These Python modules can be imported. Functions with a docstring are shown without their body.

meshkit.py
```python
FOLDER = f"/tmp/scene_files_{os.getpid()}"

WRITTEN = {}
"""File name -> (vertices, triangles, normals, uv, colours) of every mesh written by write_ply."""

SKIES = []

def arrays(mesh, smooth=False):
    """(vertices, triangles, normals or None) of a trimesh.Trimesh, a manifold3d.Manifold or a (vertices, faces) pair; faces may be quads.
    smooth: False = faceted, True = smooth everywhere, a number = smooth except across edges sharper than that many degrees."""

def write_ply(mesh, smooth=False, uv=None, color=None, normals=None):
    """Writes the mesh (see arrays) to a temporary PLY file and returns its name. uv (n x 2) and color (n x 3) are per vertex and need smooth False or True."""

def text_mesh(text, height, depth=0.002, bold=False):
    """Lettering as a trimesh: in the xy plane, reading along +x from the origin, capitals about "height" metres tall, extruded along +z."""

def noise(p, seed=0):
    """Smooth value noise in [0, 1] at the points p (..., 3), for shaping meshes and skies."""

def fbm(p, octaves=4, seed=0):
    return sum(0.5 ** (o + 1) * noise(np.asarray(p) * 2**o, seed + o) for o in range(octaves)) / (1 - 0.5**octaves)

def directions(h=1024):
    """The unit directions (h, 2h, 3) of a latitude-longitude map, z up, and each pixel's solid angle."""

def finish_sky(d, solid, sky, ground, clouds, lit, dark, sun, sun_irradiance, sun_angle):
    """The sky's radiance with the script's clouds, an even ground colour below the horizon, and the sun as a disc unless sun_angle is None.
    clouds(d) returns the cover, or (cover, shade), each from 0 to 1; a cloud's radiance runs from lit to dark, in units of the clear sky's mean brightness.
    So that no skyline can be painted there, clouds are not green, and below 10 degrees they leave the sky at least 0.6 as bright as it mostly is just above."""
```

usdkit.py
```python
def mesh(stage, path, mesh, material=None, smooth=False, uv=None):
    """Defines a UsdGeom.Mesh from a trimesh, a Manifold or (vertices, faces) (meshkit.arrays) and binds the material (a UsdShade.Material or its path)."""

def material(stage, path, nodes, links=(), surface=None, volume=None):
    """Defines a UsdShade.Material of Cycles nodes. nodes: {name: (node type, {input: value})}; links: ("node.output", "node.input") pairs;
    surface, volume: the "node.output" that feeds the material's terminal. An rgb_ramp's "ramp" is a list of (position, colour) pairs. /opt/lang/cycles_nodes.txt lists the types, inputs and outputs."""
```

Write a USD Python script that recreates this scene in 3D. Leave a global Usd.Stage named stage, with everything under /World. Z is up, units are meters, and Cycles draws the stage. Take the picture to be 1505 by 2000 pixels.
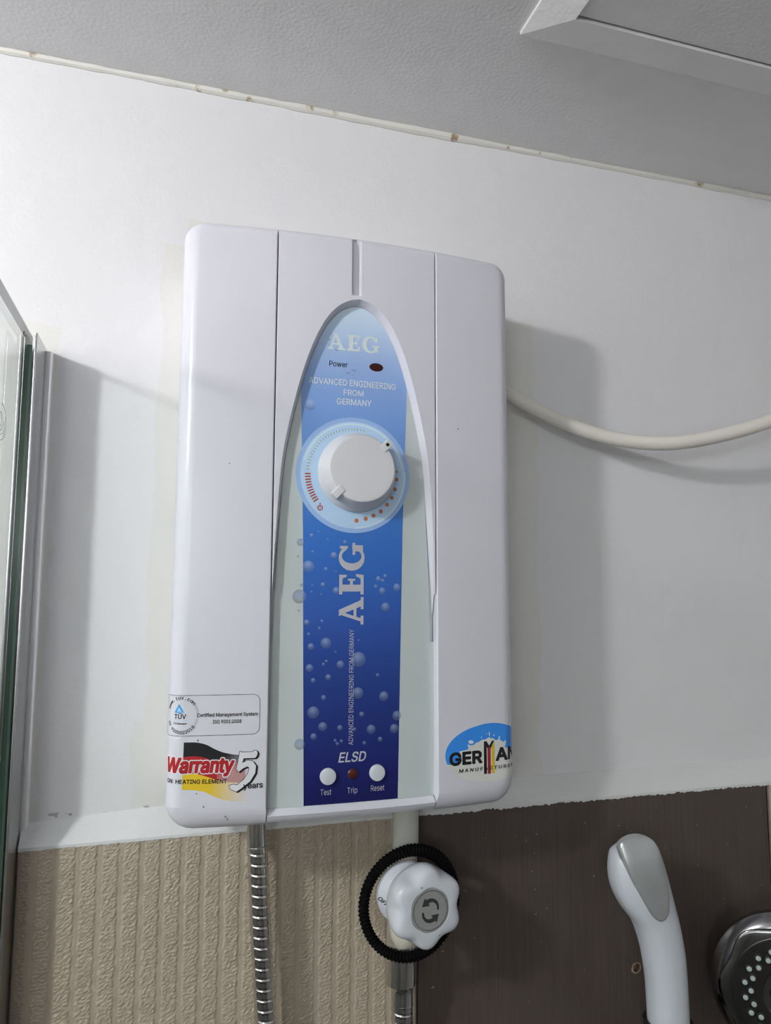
import math
import numpy as np, trimesh, manifold3d as mf, usdkit, meshkit
from pxr import Usd, UsdGeom, UsdLux, Gf, Sdf, Vt
from shapely.geometry import Polygon, Point, LineString, box as sbox, MultiPolygon
from shapely import affinity
from shapely.ops import unary_union
from scipy.interpolate import griddata, PchipInterpolator, CubicSpline

rng = np.random.default_rng(7)
stage = Usd.Stage.CreateInMemory()
UsdGeom.SetStageUpAxis(stage, UsdGeom.Tokens.z)
UsdGeom.SetStageMetersPerUnit(stage, 1.0)
world = UsdGeom.Xform.Define(stage, '/World')
stage.SetDefaultPrim(world.GetPrim())
UsdGeom.Scope.Define(stage, '/World/Looks')

# ------------------------------------------------------------------ camera, exposure, lights
YAW, PITCH, ROLL = (math.radians(a) for a in (16.4, 6.1, 0.2))
EYE = np.array([0.0, -0.56, 1.92])
FOCAL_PX = 1402.0
fw = np.array([math.sin(YAW) * math.cos(PITCH), math.cos(YAW) * math.cos(PITCH), math.sin(PITCH)])
r0 = np.cross(fw, [0, 0, 1]); r0 /= np.linalg.norm(r0); u0 = np.cross(r0, fw)
rt = r0 * math.cos(ROLL) + u0 * math.sin(ROLL); up = -r0 * math.sin(ROLL) + u0 * math.cos(ROLL)
cam = UsdGeom.Camera.Define(stage, '/World/camera')
cam.AddTransformOp().Set(Gf.Matrix4d(*[float(v) for v in (*rt, 0, *up, 0, *(-fw), 0, *EYE, 1)]))
cam.CreateHorizontalApertureAttr(36.0)
cam.CreateVerticalApertureAttr(36.0 * 2000 / 1505)
cam.CreateFocalLengthAttr(36.0 * FOCAL_PX / 1505)
cam.CreateClippingRangeAttr(Gf.Vec2f(0.01, 50))
cam.CreateExposureAttr(2.20)
BULB_AT, BULB_R, BULB_POWER = (-0.70, -0.67, 2.283), 0.036, 84.0      # the bare bulb left of the frame that casts the shadows
PANEL_AT, PANEL_SIZE, PANEL_POWER = (-0.78, 2.10), (0.25, 0.13), 4.0       # the oblong wall light on the opposite wall, behind the camera (x, z; half sizes)

ROOM_X0, ROOM_X1, ROOM_Y0, CEIL = -1.10, 1.00, -2.0, 2.3215
TILE_TOP, TILE_FACE = 1.7475, -0.012

# ------------------------------------------------------------------ helpers
def lin(r, g, b, k=1.0):
    c = np.array([r, g, b], float) / 255
    c = np.where(c <= 0.04045, c / 12.92, ((c + 0.055) / 1.055) ** 2.4) / k
    return tuple(float(x) for x in np.clip(c, 0, 0.95))

used = {}
def numbered(path):
    n = used.get(path, 0); used[path] = n + 1
    return path if n == 0 else f'{path}_{n:03d}'

def tag(p, label=None, cat=None, group=None, kind=None):
    for k, v in (('label', label), ('category', cat), ('group', group), ('kind', kind)):
        if v: p.SetCustomDataByKey(k, v)
    return p

origins = {}
def thing(name, label=None, cat=None, loc=(0, 0, 0), group=None, kind=None):
    path = numbered('/World/' + name)
    x = UsdGeom.Xform.Define(stage, path); x.AddTranslateOp().Set(Gf.Vec3d(*map(float, loc)))
    origins[path] = np.array(loc, float)
    return tag(x.GetPrim(), label, cat, group, kind)

def tri(mesh):
    if hasattr(mesh, 'to_mesh'):
        m = mesh.to_mesh(); return trimesh.Trimesh(np.array(m.vert_properties[:, :3], float), np.array(m.tri_verts), process=False)
    if isinstance(mesh, tuple):
        return trimesh.Trimesh(*mesh, process=False)
    return mesh

def part(name, mesh, mat, parent=None, smooth=30, label=None, cd=None, kind=None):
    """One Mesh; vertices are given in world coordinates and stored relative to the thing."""
    base = str(parent.GetPath()) if parent else '/World'
    path = numbered(base + '/' + name)
    org = np.zeros(3)
    for p, o in origins.items():
        if path.startswith(p + '/'): org = o
    t = tri(mesh)
    t = trimesh.Trimesh(np.asarray(t.vertices) - org, np.asarray(t.faces), process=False)
    m = usdkit.mesh(stage, path, t, mat, smooth=False if cd is not None else smooth)
    if cd is not None:
        UsdGeom.PrimvarsAPI(m).CreatePrimvar('Cd', Sdf.ValueTypeNames.Color3fArray, 'vertex').Set(Vt.Vec3fArray.FromNumpy(np.asarray(cd, np.float32)))
    return tag(m.GetPrim(), label, kind=kind)

def cat(*ms):
    return trimesh.util.concatenate([tri(m) for m in ms])

def bx(x0, x1, y0, y1, z0, z1):
    return mf.Manifold.cube([x1 - x0, y1 - y0, z1 - z0]).translate([x0, y0, z0])

def rbox(x0, x1, y0, y1, z0, z1, r=0.001):
    s = mf.Manifold.sphere(r, 12)
    return mf.Manifold.batch_hull([s.translate([x, y, z]) for x in (x0 + r, x1 - r) for y in (y0 + r, y1 - r) for z in (z0 + r, z1 - r)])

def frame_of(t):
    t = t / np.linalg.norm(t)
    a = np.array([0, 0, 1.0]) if abs(t[2]) < 0.9 else np.array([1.0, 0, 0])
    u = np.cross(t, a); u /= np.linalg.norm(u)
    return u, np.cross(t, u)

def sweep(path, radius, n=16, caps=True, closed=False):
    """Tube along points; radius a number, a list per point, or an array (points, n)."""
    P = np.asarray(path, float); m = len(P)
    R = np.asarray(radius, float)
    R = np.broadcast_to(R[:, None] if R.ndim == 1 else R, (m, n))
    T = np.gradient(P, axis=0) if not closed else np.roll(P, -1, 0) - np.roll(P, 1, 0)
    T /= np.linalg.norm(T, axis=1, keepdims=True)
    u, _ = frame_of(T[0]); U = []
    for t in T:
        u = u - t * (u @ t); u /= np.linalg.norm(u); U.append(u)
    U = np.array(U); W = np.cross(T, U)
    a = np.linspace(0, 2 * np.pi, n, endpoint=False)
    V = (P[:, None] + R[..., None] * (np.cos(a)[None, :, None] * U[:, None] + np.sin(a)[None, :, None] * W[:, None])).reshape(-1, 3)
    F = []
    rows = m if closed else m - 1
    for i in range(rows):
        j = (i + 1) % m
        k = np.arange(n); k2 = (k + 1) % n
        F += np.stack([i * n + k, i * n + k2, j * n + k2], 1).tolist() + np.stack([i * n + k, j * n + k2, j * n + k], 1).tolist()
    if caps and not closed:
        V = np.vstack([V, P[0], P[-1]]); c0, c1 = len(V) - 2, len(V) - 1
        k = np.arange(n); k2 = (k + 1) % n
        F += np.stack([k2, k, np.full(n, c0)], 1).tolist() + np.stack([(m - 1) * n + k, (m - 1) * n + k2, np.full(n, c1)], 1).tolist()
    t = trimesh.Trimesh(V, np.array(F), process=False)
    if not closed and caps and t.volume < 0: t.invert()
    return t

def lathe(profile, center, axis=(0, -1, 0), n=48, radial=None):
    """profile: (radius, height along axis); radial(theta, r, h) may reshape the radius."""
    ax = np.array(axis, float); ax /= np.linalg.norm(ax)
    u = np.cross([0, 0, 1.0], ax) if abs(ax[2]) < 0.9 else np.array([1.0, 0, 0]); u -= ax * (u @ ax); u /= np.linalg.norm(u); w = np.cross(ax, u)
    th = np.linspace(0, 2 * np.pi, n, endpoint=False); V = []
    for r, h in profile:
        rr = np.full(n, r) if radial is None else radial(th, r, h)
        V.append(np.array(center) + ax * h + rr[:, None] * (np.cos(th)[:, None] * u + np.sin(th)[:, None] * w))
    m = len(profile); V = np.vstack(V); F = []
    k = np.arange(n); k2 = (k + 1) % n
    for i in range(m - 1):
        F += np.stack([i * n + k, i * n + k2, (i + 1) * n + k2], 1).tolist() + np.stack([i * n + k, (i + 1) * n + k2, (i + 1) * n + k], 1).tolist()
    V = np.vstack([V, np.array(center) + ax * profile[0][1], np.array(center) + ax * profile[-1][1]])
    F += np.stack([k2, k, np.full(n, m * n)], 1).tolist() + np.stack([(m - 1) * n + k, (m - 1) * n + k2, np.full(n, m * n + 1)], 1).tolist()
    t = trimesh.Trimesh(V, np.array(F), process=False)
    if t.volume < 0: t.invert()
    return t

# ------------------------------------------------------------------ materials
def mat(name, nodes, links=(), surface='p.BSDF'):
    return usdkit.material(stage, '/World/Looks/' + name, nodes, links, surface=surface)

def plain(name, color, rough=0.4, metal=0.0, **kw):
    return mat(name, {'p': ('principled_bsdf', {'base_color': color, 'roughness': rough, 'metallic': metal, **kw})})

def bumpy(name, color, color2, scale, dist, rough=0.5, stretch=(1, 1, 1), detail=3, metal=0.0, mixscale=None, **kw):
    """Two-tone noise colour and noise relief, both in world space."""
    return mat(name, {
        'g': ('geometry', {}), 'm': ('mapping', {'scale': stretch}),
        'n': ('noise_texture', {'scale': scale, 'detail': detail}), 'n2': ('noise_texture', {'scale': mixscale or scale * 0.12, 'detail': 4}),
        'r': ('rgb_ramp', {'ramp': [(0.35, color), (0.65, color2)]}),
        'b': ('bump', {'strength': 1.0, 'distance': dist}),
        'p': ('principled_bsdf', {'roughness': rough, 'metallic': metal, **kw})},
        [('g.position', 'm.vector'), ('m.vector', 'n.vector'), ('m.vector', 'n2.vector'), ('n2.fac', 'r.fac'), ('n.fac', 'b.height'), ('b.normal', 'p.normal'), ('r.color', 'p.base_color')])

WHITE_PAINT, CREAM_PAINT = (0.795, 0.795, 0.80), (0.775, 0.77, 0.73)

def wall_paint(name):
    """White wall paint; older cream paint left bare in ragged patches round the heater and beside the channel; fine roller relief and a few dirt marks along the foot."""
    nodes = {'g': ('geometry', {}), 's': ('separate_xyz', {}),
             'wob': ('noise_texture', {'scale': 22.0, 'detail': 4}), 'wob2': ('noise_texture', {'scale': 60.0, 'detail': 3}),
             'big': ('noise_texture', {'scale': 3.5, 'detail': 3}),
             'relief': ('noise_texture', {'scale': 420.0, 'detail': 3}), 'relief2': ('noise_texture', {'scale': 60.0, 'detail': 2}),
             'dirtn': ('noise_texture', {'scale': 130.0, 'detail': 5}), 'dirtn2': ('noise_texture', {'scale': 18.0, 'detail': 2})}
    L = [('g.position', 's.vector')] + [('g.position', f'{n}.vector') for n in ('wob', 'wob2', 'big', 'relief', 'relief2', 'dirtn', 'dirtn2')]
    c = [0]
    def op(kind, a, b=None, d=None):
        c[0] += 1; n = f'k{c[0]}'; v = {'math_type': kind}
        for i, x in enumerate((a, b, d)):
            if x is None: continue
            if isinstance(x, str): L.append((x, f'{n}.value{i + 1}'))
            else: v[f'value{i + 1}'] = float(x)
        nodes[n] = ('math', v); return n + '.value'
    def step(x, a, b):
        c[0] += 1; n = f'k{c[0]}'
        nodes[n] = ('map_range', {'range_type': 'smoothstep', 'from_min': a, 'from_max': b, 'to_min': 0.0, 'to_max': 1.0, 'clamp': True}); L.append((x, f'{n}.value')); return n + '.result'
    wob = op('add', op('multiply_add', 'wob.fac', 0.020, -0.010), op('multiply_add', 'wob2.fac', 0.005, -0.0025))
    X = op('add', 's.x', wob); Z = op('add', 's.z', wob)
    e = 0.0007
    def rect(x0, x1, z0, z1):
        m = op('multiply', step(X, x0 - e, x0 + e), op('subtract', 1.0, step(X, x1 - e, x1 + e)))
        return op('multiply', m, op('multiply', step(Z, z0 - e, z0 + e), op('subtract', 1.0, step(Z, z1 - e, z1 + e))))
    cream = rect(-0.0155, 0.2, 1.5, 2.186)
    for q in ((-0.022, 0.1, 1.5, 1.826), (0.0, 0.20, 2.0, 2.207), (-0.2, -0.086, 1.5, 2.11), (0.2, 0.303, 1.5, 2.16)):
        cream = op('maximum', cream, rect(*q))
    dirt = op('multiply', op('multiply', op('greater_than', 'dirtn.fac', 0.60), op('greater_than', 'dirtn2.fac', 0.50)), op('multiply', step('s.z', 1.7590, 1.7600), op('subtract', 1.0, step('s.z', 1.7640, 1.7660))))
    dirt = op('multiply', dirt, 0.55)
    nodes.update({'mx': ('mix_color', {'a': WHITE_PAINT, 'b': CREAM_PAINT}), 'tone': ('rgb_ramp', {'ramp': [(0.3, (0.975, 0.975, 0.98)), (0.7, (1.0, 1.0, 0.995))]}),
                  'mt': ('mix_color', {'blend_type': 'multiply', 'fac': 1.0}), 'md': ('mix_color', {'b': (0.17, 0.13, 0.09)}),
                  'b2': ('bump', {'strength': 1.0, 'distance': 0.0006}), 'b': ('bump', {'strength': 1.0, 'distance': 0.00022}), 'p': ('principled_bsdf', {'roughness': 0.55})})
    L += [(cream, 'mx.fac'), ('big.fac', 'tone.fac'), ('mx.result', 'mt.a'), ('tone.color', 'mt.b'), ('mt.result', 'md.a'), (dirt, 'md.fac'), ('md.result', 'p.base_color'),
          ('relief2.fac', 'b2.height'), ('b2.normal', 'b.normal'), ('relief.fac', 'b.height'), ('b.normal', 'p.normal')]
    return mat(name, nodes, L)

M = {}
M['wall'] = wall_paint('wall_paint')
M['ceiling'] = bumpy('ceiling_paint', (0.80, 0.80, 0.80), (0.82, 0.82, 0.82), 330.0, 0.0004, 0.5, detail=2)
M['trim'] = bumpy('trim_paint', (0.76, 0.76, 0.755), (0.79, 0.79, 0.79), 260.0, 0.0004, 0.30, detail=3)
M['bead'] = mat('caulk', {'g': ('geometry', {}), 'n': ('noise_texture', {'scale': 75.0, 'detail': 6}), 'r': ('rgb_ramp', {'ramp': [(0.0, (0.80, 0.79, 0.74)), (0.60, (0.78, 0.765, 0.70)), (0.66, (0.42, 0.33, 0.22)), (0.75, (0.25, 0.19, 0.12))]}), 'p': ('principled_bsdf', {'roughness': 0.5})},
                [('g.position', 'n.vector'), ('n.fac', 'r.fac'), ('r.color', 'p.base_color')])
M['ledge'] = bumpy('ledge_paint', (0.70, 0.705, 0.69), (0.76, 0.765, 0.765), 140.0, 0.0007, 0.5, stretch=(0.4, 1, 1), detail=4)
M['beige'] = bumpy('beige_tile_glaze', (0.43, 0.365, 0.278), (0.465, 0.395, 0.305), 900.0, 0.0001, 0.42, detail=2)
M['dark'] = mat('dark_tile_glaze', {
    'g': ('geometry', {}), 'm': ('mapping', {'scale': (1, 1, 0.03)}), 'n': ('noise_texture', {'scale': 420.0, 'detail': 3}), 'n2': ('noise_texture', {'scale': 9.0, 'detail': 4}),
    'sp': ('noise_texture', {'scale': 300.0, 'detail': 1}), 'spr': ('rgb_ramp', {'ramp': [(0.775, (0, 0, 0)), (0.81, (1, 1, 1))]}),
    'r': ('rgb_ramp', {'ramp': [(0.3, (0.078, 0.059, 0.049)), (0.7, (0.106, 0.080, 0.067))]}), 'r2': ('rgb_ramp', {'ramp': [(0.35, (0.92, 0.92, 0.92)), (0.65, (1.0, 1.0, 1.0))]}),
    'mm': ('mix_color', {'blend_type': 'multiply', 'fac': 1.0}), 'md': ('mix_color', {'b': (0.3, 0.28, 0.25)}), 'b': ('bump', {'strength': 0.6, 'distance': 0.0002}), 'p': ('principled_bsdf', {'roughness': 0.42})},
    [('g.position', 'm.vector'), ('m.vector', 'n.vector'), ('g.position', 'n2.vector'), ('g.position', 'sp.vector'), ('sp.fac', 'spr.fac'), ('n.fac', 'r.fac'), ('n2.fac', 'r2.fac'), ('r.color', 'mm.a'), ('r2.color', 'mm.b'),
     ('mm.result', 'md.a'), ('spr.color', 'md.fac'), ('md.result', 'p.base_color'), ('n.fac', 'b.height'), ('b.normal', 'p.normal')])
M['grout'] = plain('grout', (0.45, 0.39, 0.31), 0.8)
M['floor'] = bumpy('floor_tile_glaze', (0.07, 0.06, 0.055), (0.09, 0.08, 0.07), 40.0, 0.0003, 0.5)
M['plastic'] = plain('heater_plastic', (0.690, 0.688, 0.745), 0.27)
M['plate'] = plain('faceplate_plastic', (0.555, 0.61, 0.605), 0.16)
M['white_plastic'] = plain('white_plastic', (0.62, 0.65, 0.695), 0.2)
M['knob_plastic'] = plain('dial_plastic', (0.72, 0.715, 0.74), 0.36)
M['cable'] = bumpy('cable_sheath', (0.79, 0.75, 0.68), (0.82, 0.785, 0.715), 60.0, 0.0001, 0.45)
M['pipe'] = plain('cream_pipe', (0.58, 0.59, 0.53), 0.35)
M['valve_cream'] = plain('cream_valve_body', (0.66, 0.62, 0.52), 0.4)
M['chrome'] = plain('chrome', (0.70, 0.69, 0.68), 0.13, 1.0)
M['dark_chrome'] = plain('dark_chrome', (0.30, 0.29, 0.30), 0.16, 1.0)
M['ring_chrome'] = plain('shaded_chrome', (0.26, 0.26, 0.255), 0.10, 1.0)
M['room_tile'] = plain('room_tile_glaze', (0.30, 0.295, 0.285), 0.4)
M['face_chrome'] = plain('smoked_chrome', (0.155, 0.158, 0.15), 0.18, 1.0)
M['alu'] = plain('channel_aluminium', (0.56, 0.56, 0.57), 0.24, 1.0)
M['flange'] = plain('glossy_flange', (0.90, 0.90, 0.91), 0.18, 0.35)
M['satin'] = bumpy('satin_silver', (0.50, 0.52, 0.52), (0.54, 0.56, 0.56), 900.0, 0.00003, 0.34, metal=0.55)
M['disc'] = bumpy('speckled_grey', (0.27, 0.27, 0.26), (0.33, 0.33, 0.32), 1500.0, 0.00002, 0.35, mixscale=1400.0)
M['black_cloth'] = plain('black_elastic', (0.0018, 0.0018, 0.0022), 0.8, specular_ior_level=0.12)
M['black'] = plain('black_ink', (0.010, 0.010, 0.012), 0.35)
M['black_plastic'] = plain('black_plastic', (0.012, 0.012, 0.012), 0.35)
M['grey_ink'] = plain('grey_ink', (0.10, 0.10, 0.11), 0.4)
M['pale_ink'] = plain('pale_grey_ink', (0.36, 0.36, 0.37), 0.4)
M['mid_ink'] = plain('charcoal_ink', (0.045, 0.045, 0.05), 0.4)
M['white_ink'] = plain('white_ink', (0.74, 0.74, 0.765), 0.35)
M['silver_ink'] = plain('silver_ink', (0.50, 0.50, 0.54), 0.35)
M['light_ink'] = plain('pale_lettering_ink', (0.66, 0.72, 0.80), 0.35)
M['ghost_ink'] = plain('pale_blue_grey_ink', (0.66, 0.75, 0.77), 0.35)
M['blue_ink'] = plain('sky_blue_ink', lin(60, 135, 192, 0.7), 0.35)
M['pale_blue_ink'] = plain('pale_blue_ink', lin(150, 195, 225, 0.8), 0.35)
M['splash_blue'] = plain('splash_blue_ink', lin(42, 110, 182, 0.55), 0.25)
M['splash_white'] = plain('splash_white_ink', (0.74, 0.74, 0.70), 0.25)
M['red_ink'] = plain('red_ink', (0.42, 0.012, 0.016), 0.35)
M['dark_red_ink'] = plain('crimson_ink', (0.36, 0.015, 0.03), 0.35)
M['yellow_ink'] = plain('yellow_ink', (0.74, 0.50, 0.02), 0.35)
M['flag_yellow'] = plain('golden_yellow_ink', (0.78, 0.56, 0.03), 0.35)
M['olive_ink'] = plain('olive_ink', (0.38, 0.42, 0.24), 0.4)
M['tick_red'] = plain('tick_red_ink', (0.42, 0.06, 0.035), 0.4)
M['orange_ink'] = plain('orange_ink', (0.52, 0.20, 0.09), 0.35)
M['dial_blue'] = plain('dial_pale_blue_ink', lin(164, 189, 214, 0.74), 0.18)
M['dial_rim'] = plain('dial_mid_blue_ink', lin(138, 166, 206, 0.74), 0.18)
M['dial_line'] = plain('dial_line_ink', lin(184, 204, 214, 0.74), 0.18)
M['led'] = plain('dark_red_lens', (0.045, 0.006, 0.005), 0.18)
M['trip_led'] = plain('brown_red_lens', (0.075, 0.010, 0.006), 0.3)
M['etch'] = plain('etched_frost', (0.42, 0.46, 0.45), 0.6)
M['hole'] = plain('hole_filling', (0.30, 0.19, 0.12), 0.8)
M['chip'] = plain('chipped_clay', (0.34, 0.25, 0.19), 0.8)
M['rubber'] = plain('grey_green_rubber', (0.42, 0.50, 0.48), 0.4)
M['vertex'] = mat('printed_colours', {'a': ('attribute', {'attribute': 'Cd'}), 'p': ('principled_bsdf', {'roughness': 0.22})}, [('a.color', 'p.base_color')])
band_stops = [(1.776, lin(17, 18, 62, .62)), (1.80, lin(22, 26, 82, .62)), (1.84, lin(28, 44, 103, .63)), (1.875, lin(33, 58, 123, .65)), (1.905, lin(38, 75, 147, .67)), (1.945, lin(42, 94, 168, .70)), (1.965, lin(52, 104, 176, .71)),
              (2.005, lin(88, 127, 186, .73)), (2.035, lin(106, 141, 195, .74)), (2.06, lin(124, 153, 200, .75)), (2.08, lin(146, 169, 206, .76)), (2.10, lin(172, 192, 214, .77)), (2.118, lin(192, 209, 221, .78))]
ZB0, ZB1 = band_stops[0][0], band_stops[-1][0]
M['band'] = mat('graded_blue_print', {'g': ('geometry', {}), 's': ('separate_xyz', {}), 'k': ('map_range', {'from_min': ZB0, 'from_max': ZB1, 'to_min': 0.0, 'to_max': 1.0, 'clamp': True}),
                'r': ('rgb_ramp', {'ramp': [((z - ZB0) / (ZB1 - ZB0), c) for z, c in band_stops]}), 'p': ('principled_bsdf', {'roughness': 0.16})},
                [('g.position', 's.vector'), ('s.z', 'k.value'), ('k.result', 'r.fac'), ('r.color', 'p.base_color')])
M['glass'] = mat('screen_glass', {'t': ('transparent_bsdf', {'color': (0.955, 0.975, 0.965)}), 'gl': ('glossy_bsdf', {'roughness': 0.02, 'color': (1, 1, 1)}), 'gm': ('geometry', {}), 'io': ('mix_float', {'a': 1.45, 'b': 1 / 1.45}), 'f': ('fresnel', {}), 'mx': ('mix_closure', {})},
                 [('gm.backfacing', 'io.fac'), ('io.result', 'f.IOR'), ('f.fac', 'mx.fac'), ('t.BSDF', 'mx.closure1'), ('gl.BSDF', 'mx.closure2')], surface='mx.closure')
M['glass_edge'] = plain('green_glass_edge', (0.035, 0.085, 0.055), 0.12)
M['glass_top'] = plain('ground_glass_edge', (0.16, 0.17, 0.18), 0.25)
M['bulb'] = mat('lit_bulb', {'e': ('emission', {'color': (0.985, 0.985, 1.0), 'strength': BULB_POWER})}, surface='e.emission')
M['panel_light'] = mat('lit_diffuser', {'e': ('emission', {'color': (0.97, 0.98, 1.0), 'strength': PANEL_POWER})}, surface='e.emission')

# ------------------------------------------------------------------ the room
S = 'structure'
def structure(name, mesh, m, label=None):
    return tag(part(name, mesh, m, smooth=False), label, kind=S)

wb = thing('wall_back', 'white painted wall above beige and dark tiles, behind the water heater', 'wall', kind=S)
part('plaster', bx(ROOM_X0, ROOM_X1, 0.0, 0.10, TILE_TOP - 0.003, CEIL + 0.05), M['wall'], wb, smooth=False)
part('tile_bed', bx(ROOM_X0, ROOM_X1, -0.0075, 0.10, 0.0, TILE_TOP - 0.003), M['grout'], wb, smooth=False)
# the sloping painted ledge from the wall down to the tile tops, its lower edge brushed raggedly over the tile faces
def ledge(x0, x1, rag, seed):
    xs = np.arange(x0, x1 + 1e-6, 0.0009); p = np.stack([xs * 60, xs * 0, xs * 0], 1)
    slow = meshkit.fbm(p, 3, seed); fast = meshkit.fbm(p * 9, 3, seed + 5)
    top = np.interp(xs, [-0.6, -0.09, 0.01, 0.6], [1.7585, 1.7588, 1.7642, 1.7645]) + 0.0008 * (slow - 0.5)
    low = TILE_TOP - 0.0030 - rag * (0.6 * (slow - 0.45) + 0.9 * (fast - 0.5)) * 2
    f = TILE_FACE
    prof = np.stack([np.stack([xs, np.full_like(xs, 0.0002), top + 0.0007], 1), np.stack([xs, np.full_like(xs, -0.0011), top], 1), np.stack([xs, np.full_like(xs, f + 0.0003), np.full_like(xs, TILE_TOP + 0.0004)], 1),
                     np.stack([xs, np.full_like(xs, f - 0.0005), np.full_like(xs, TILE_TOP - 0.0006)], 1), np.stack([xs, np.full_like(xs, f - 0.0005), low + 0.0003], 1), np.stack([xs, np.full_like(xs, f + 0.0001), low], 1)], 1)
    n = len(xs); V = prof.reshape(-1, 3); F = []
    for a in range(5):
        i = np.arange(n - 1) * 6 + a
        F += np.stack([i, i + 1, i + 7], 1).tolist() + np.stack([i, i + 7, i + 6], 1).tolist()
    return trimesh.Trimesh(V, np.array(F), process=False)
part('paint_ledge', ledge(ROOM_X0, -0.1105, 0.0006, 3), M['ledge'], wb)
part('paint_ledge', ledge(-0.0930, 0.186, 0.0005, 3), M['ledge'], wb, label='smooth white painted ledge above the beige tile')
part('paint_ledge', ledge(0.1862, ROOM_X1, 0.0014, 11), M['ledge'], wb, label='white paint brushed raggedly over the top of the dark tile')

def relief_tile(x0, x1, z0, z1, st=0.00055, phase=-0.0674, pitch=0.01375):
    """Beige tile with a real relief: vertical bands of lumpy crackle between smooth grooves."""
    xs, zs = np.arange(x0, x1 + st / 2, st), np.arange(z0, z1 + st / 2, st)
    X, Z = np.meshgrid(xs, zs, indexing='ij')
    P = np.stack([X * 860, Z * 0, Z * 900], -1)
    lump = meshkit.noise(P, 4) * 0.7 + meshkit.noise(P * 2.1, 9) * 0.3
    wob = (meshkit.noise(np.stack([X * 90, Z * 0, Z * 300], -1), 2) - 0.5) * 0.09
    t = ((X - phase) / pitch + wob) % 1.0
    band = np.clip(t / 0.06, 0, 1) * np.clip((0.70 - t) / 0.06 + 1, 0, 1)
    h = band * (0.00015 + 0.00075 * np.clip(lump * 1.7 - 0.35, 0, 1)) + 0.00010 * meshkit.noise(P * 0.12, 5)
    edge = np.minimum.reduce([X - x0, x1 - X, z1 - Z]); h *= np.clip(edge / 0.002, 0, 1)
    V = np.stack([X, TILE_FACE + 0.0004 - h, Z], -1).reshape(-1, 3)
    n, m = X.shape
    i = (np.arange(n - 1)[:, None] * m + np.arange(m - 1)[None]).ravel()
    F = np.vstack([np.stack([i, i + m, i + m + 1], 1), np.stack([i, i + m + 1, i + 1], 1)])
    return cat((V, F), bx(x0, x1, TILE_FACE + 0.0006, -0.0074, z0, z1))
TZ = 1.46
part('tile', relief_tile(-0.0925, 0.1862, TZ, TILE_TOP), M['beige'], wb, smooth=True, label='beige tile with vertical bands of rough relief')
hole = mf.Manifold.cylinder(0.02, 0.0036, 0.0036, 20).rotate([90, 0, 0]).translate([0.3795, -0.004, 1.6075])
dark = rbox(0.1885, 0.5215, TILE_FACE, -0.004, TILE_TOP - 0.6, TILE_TOP, 0.0008) - hole
part('tile', dark, M['dark'], wb, label='dark brown tile with fine vertical streaks and a drilled hole')
part('tile', relief_tile(0.5245, 0.86, TZ, TILE_TOP, 0.0011), M['beige'], wb, smooth=True)
part('tile', rbox(0.5245, 0.86, TILE_FACE, -0.004, TILE_TOP - 0.6, TZ - 0.0001, 0.0008), M['beige'], wb)
part('tile', relief_tile(-0.49, -0.1125, TZ, TILE_TOP, 0.0011), M['beige'], wb, smooth=True)
part('tile', rbox(-0.49, -0.1125, TILE_FACE, -0.004, TILE_TOP - 0.6, TZ - 0.0001, 0.0008), M['beige'], wb)
part('tile', rbox(-0.0925, 0.1862, TILE_FACE, -0.004, TILE_TOP - 0.6, TZ - 0.0001, 0.0008), M['beige'], wb)
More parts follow.
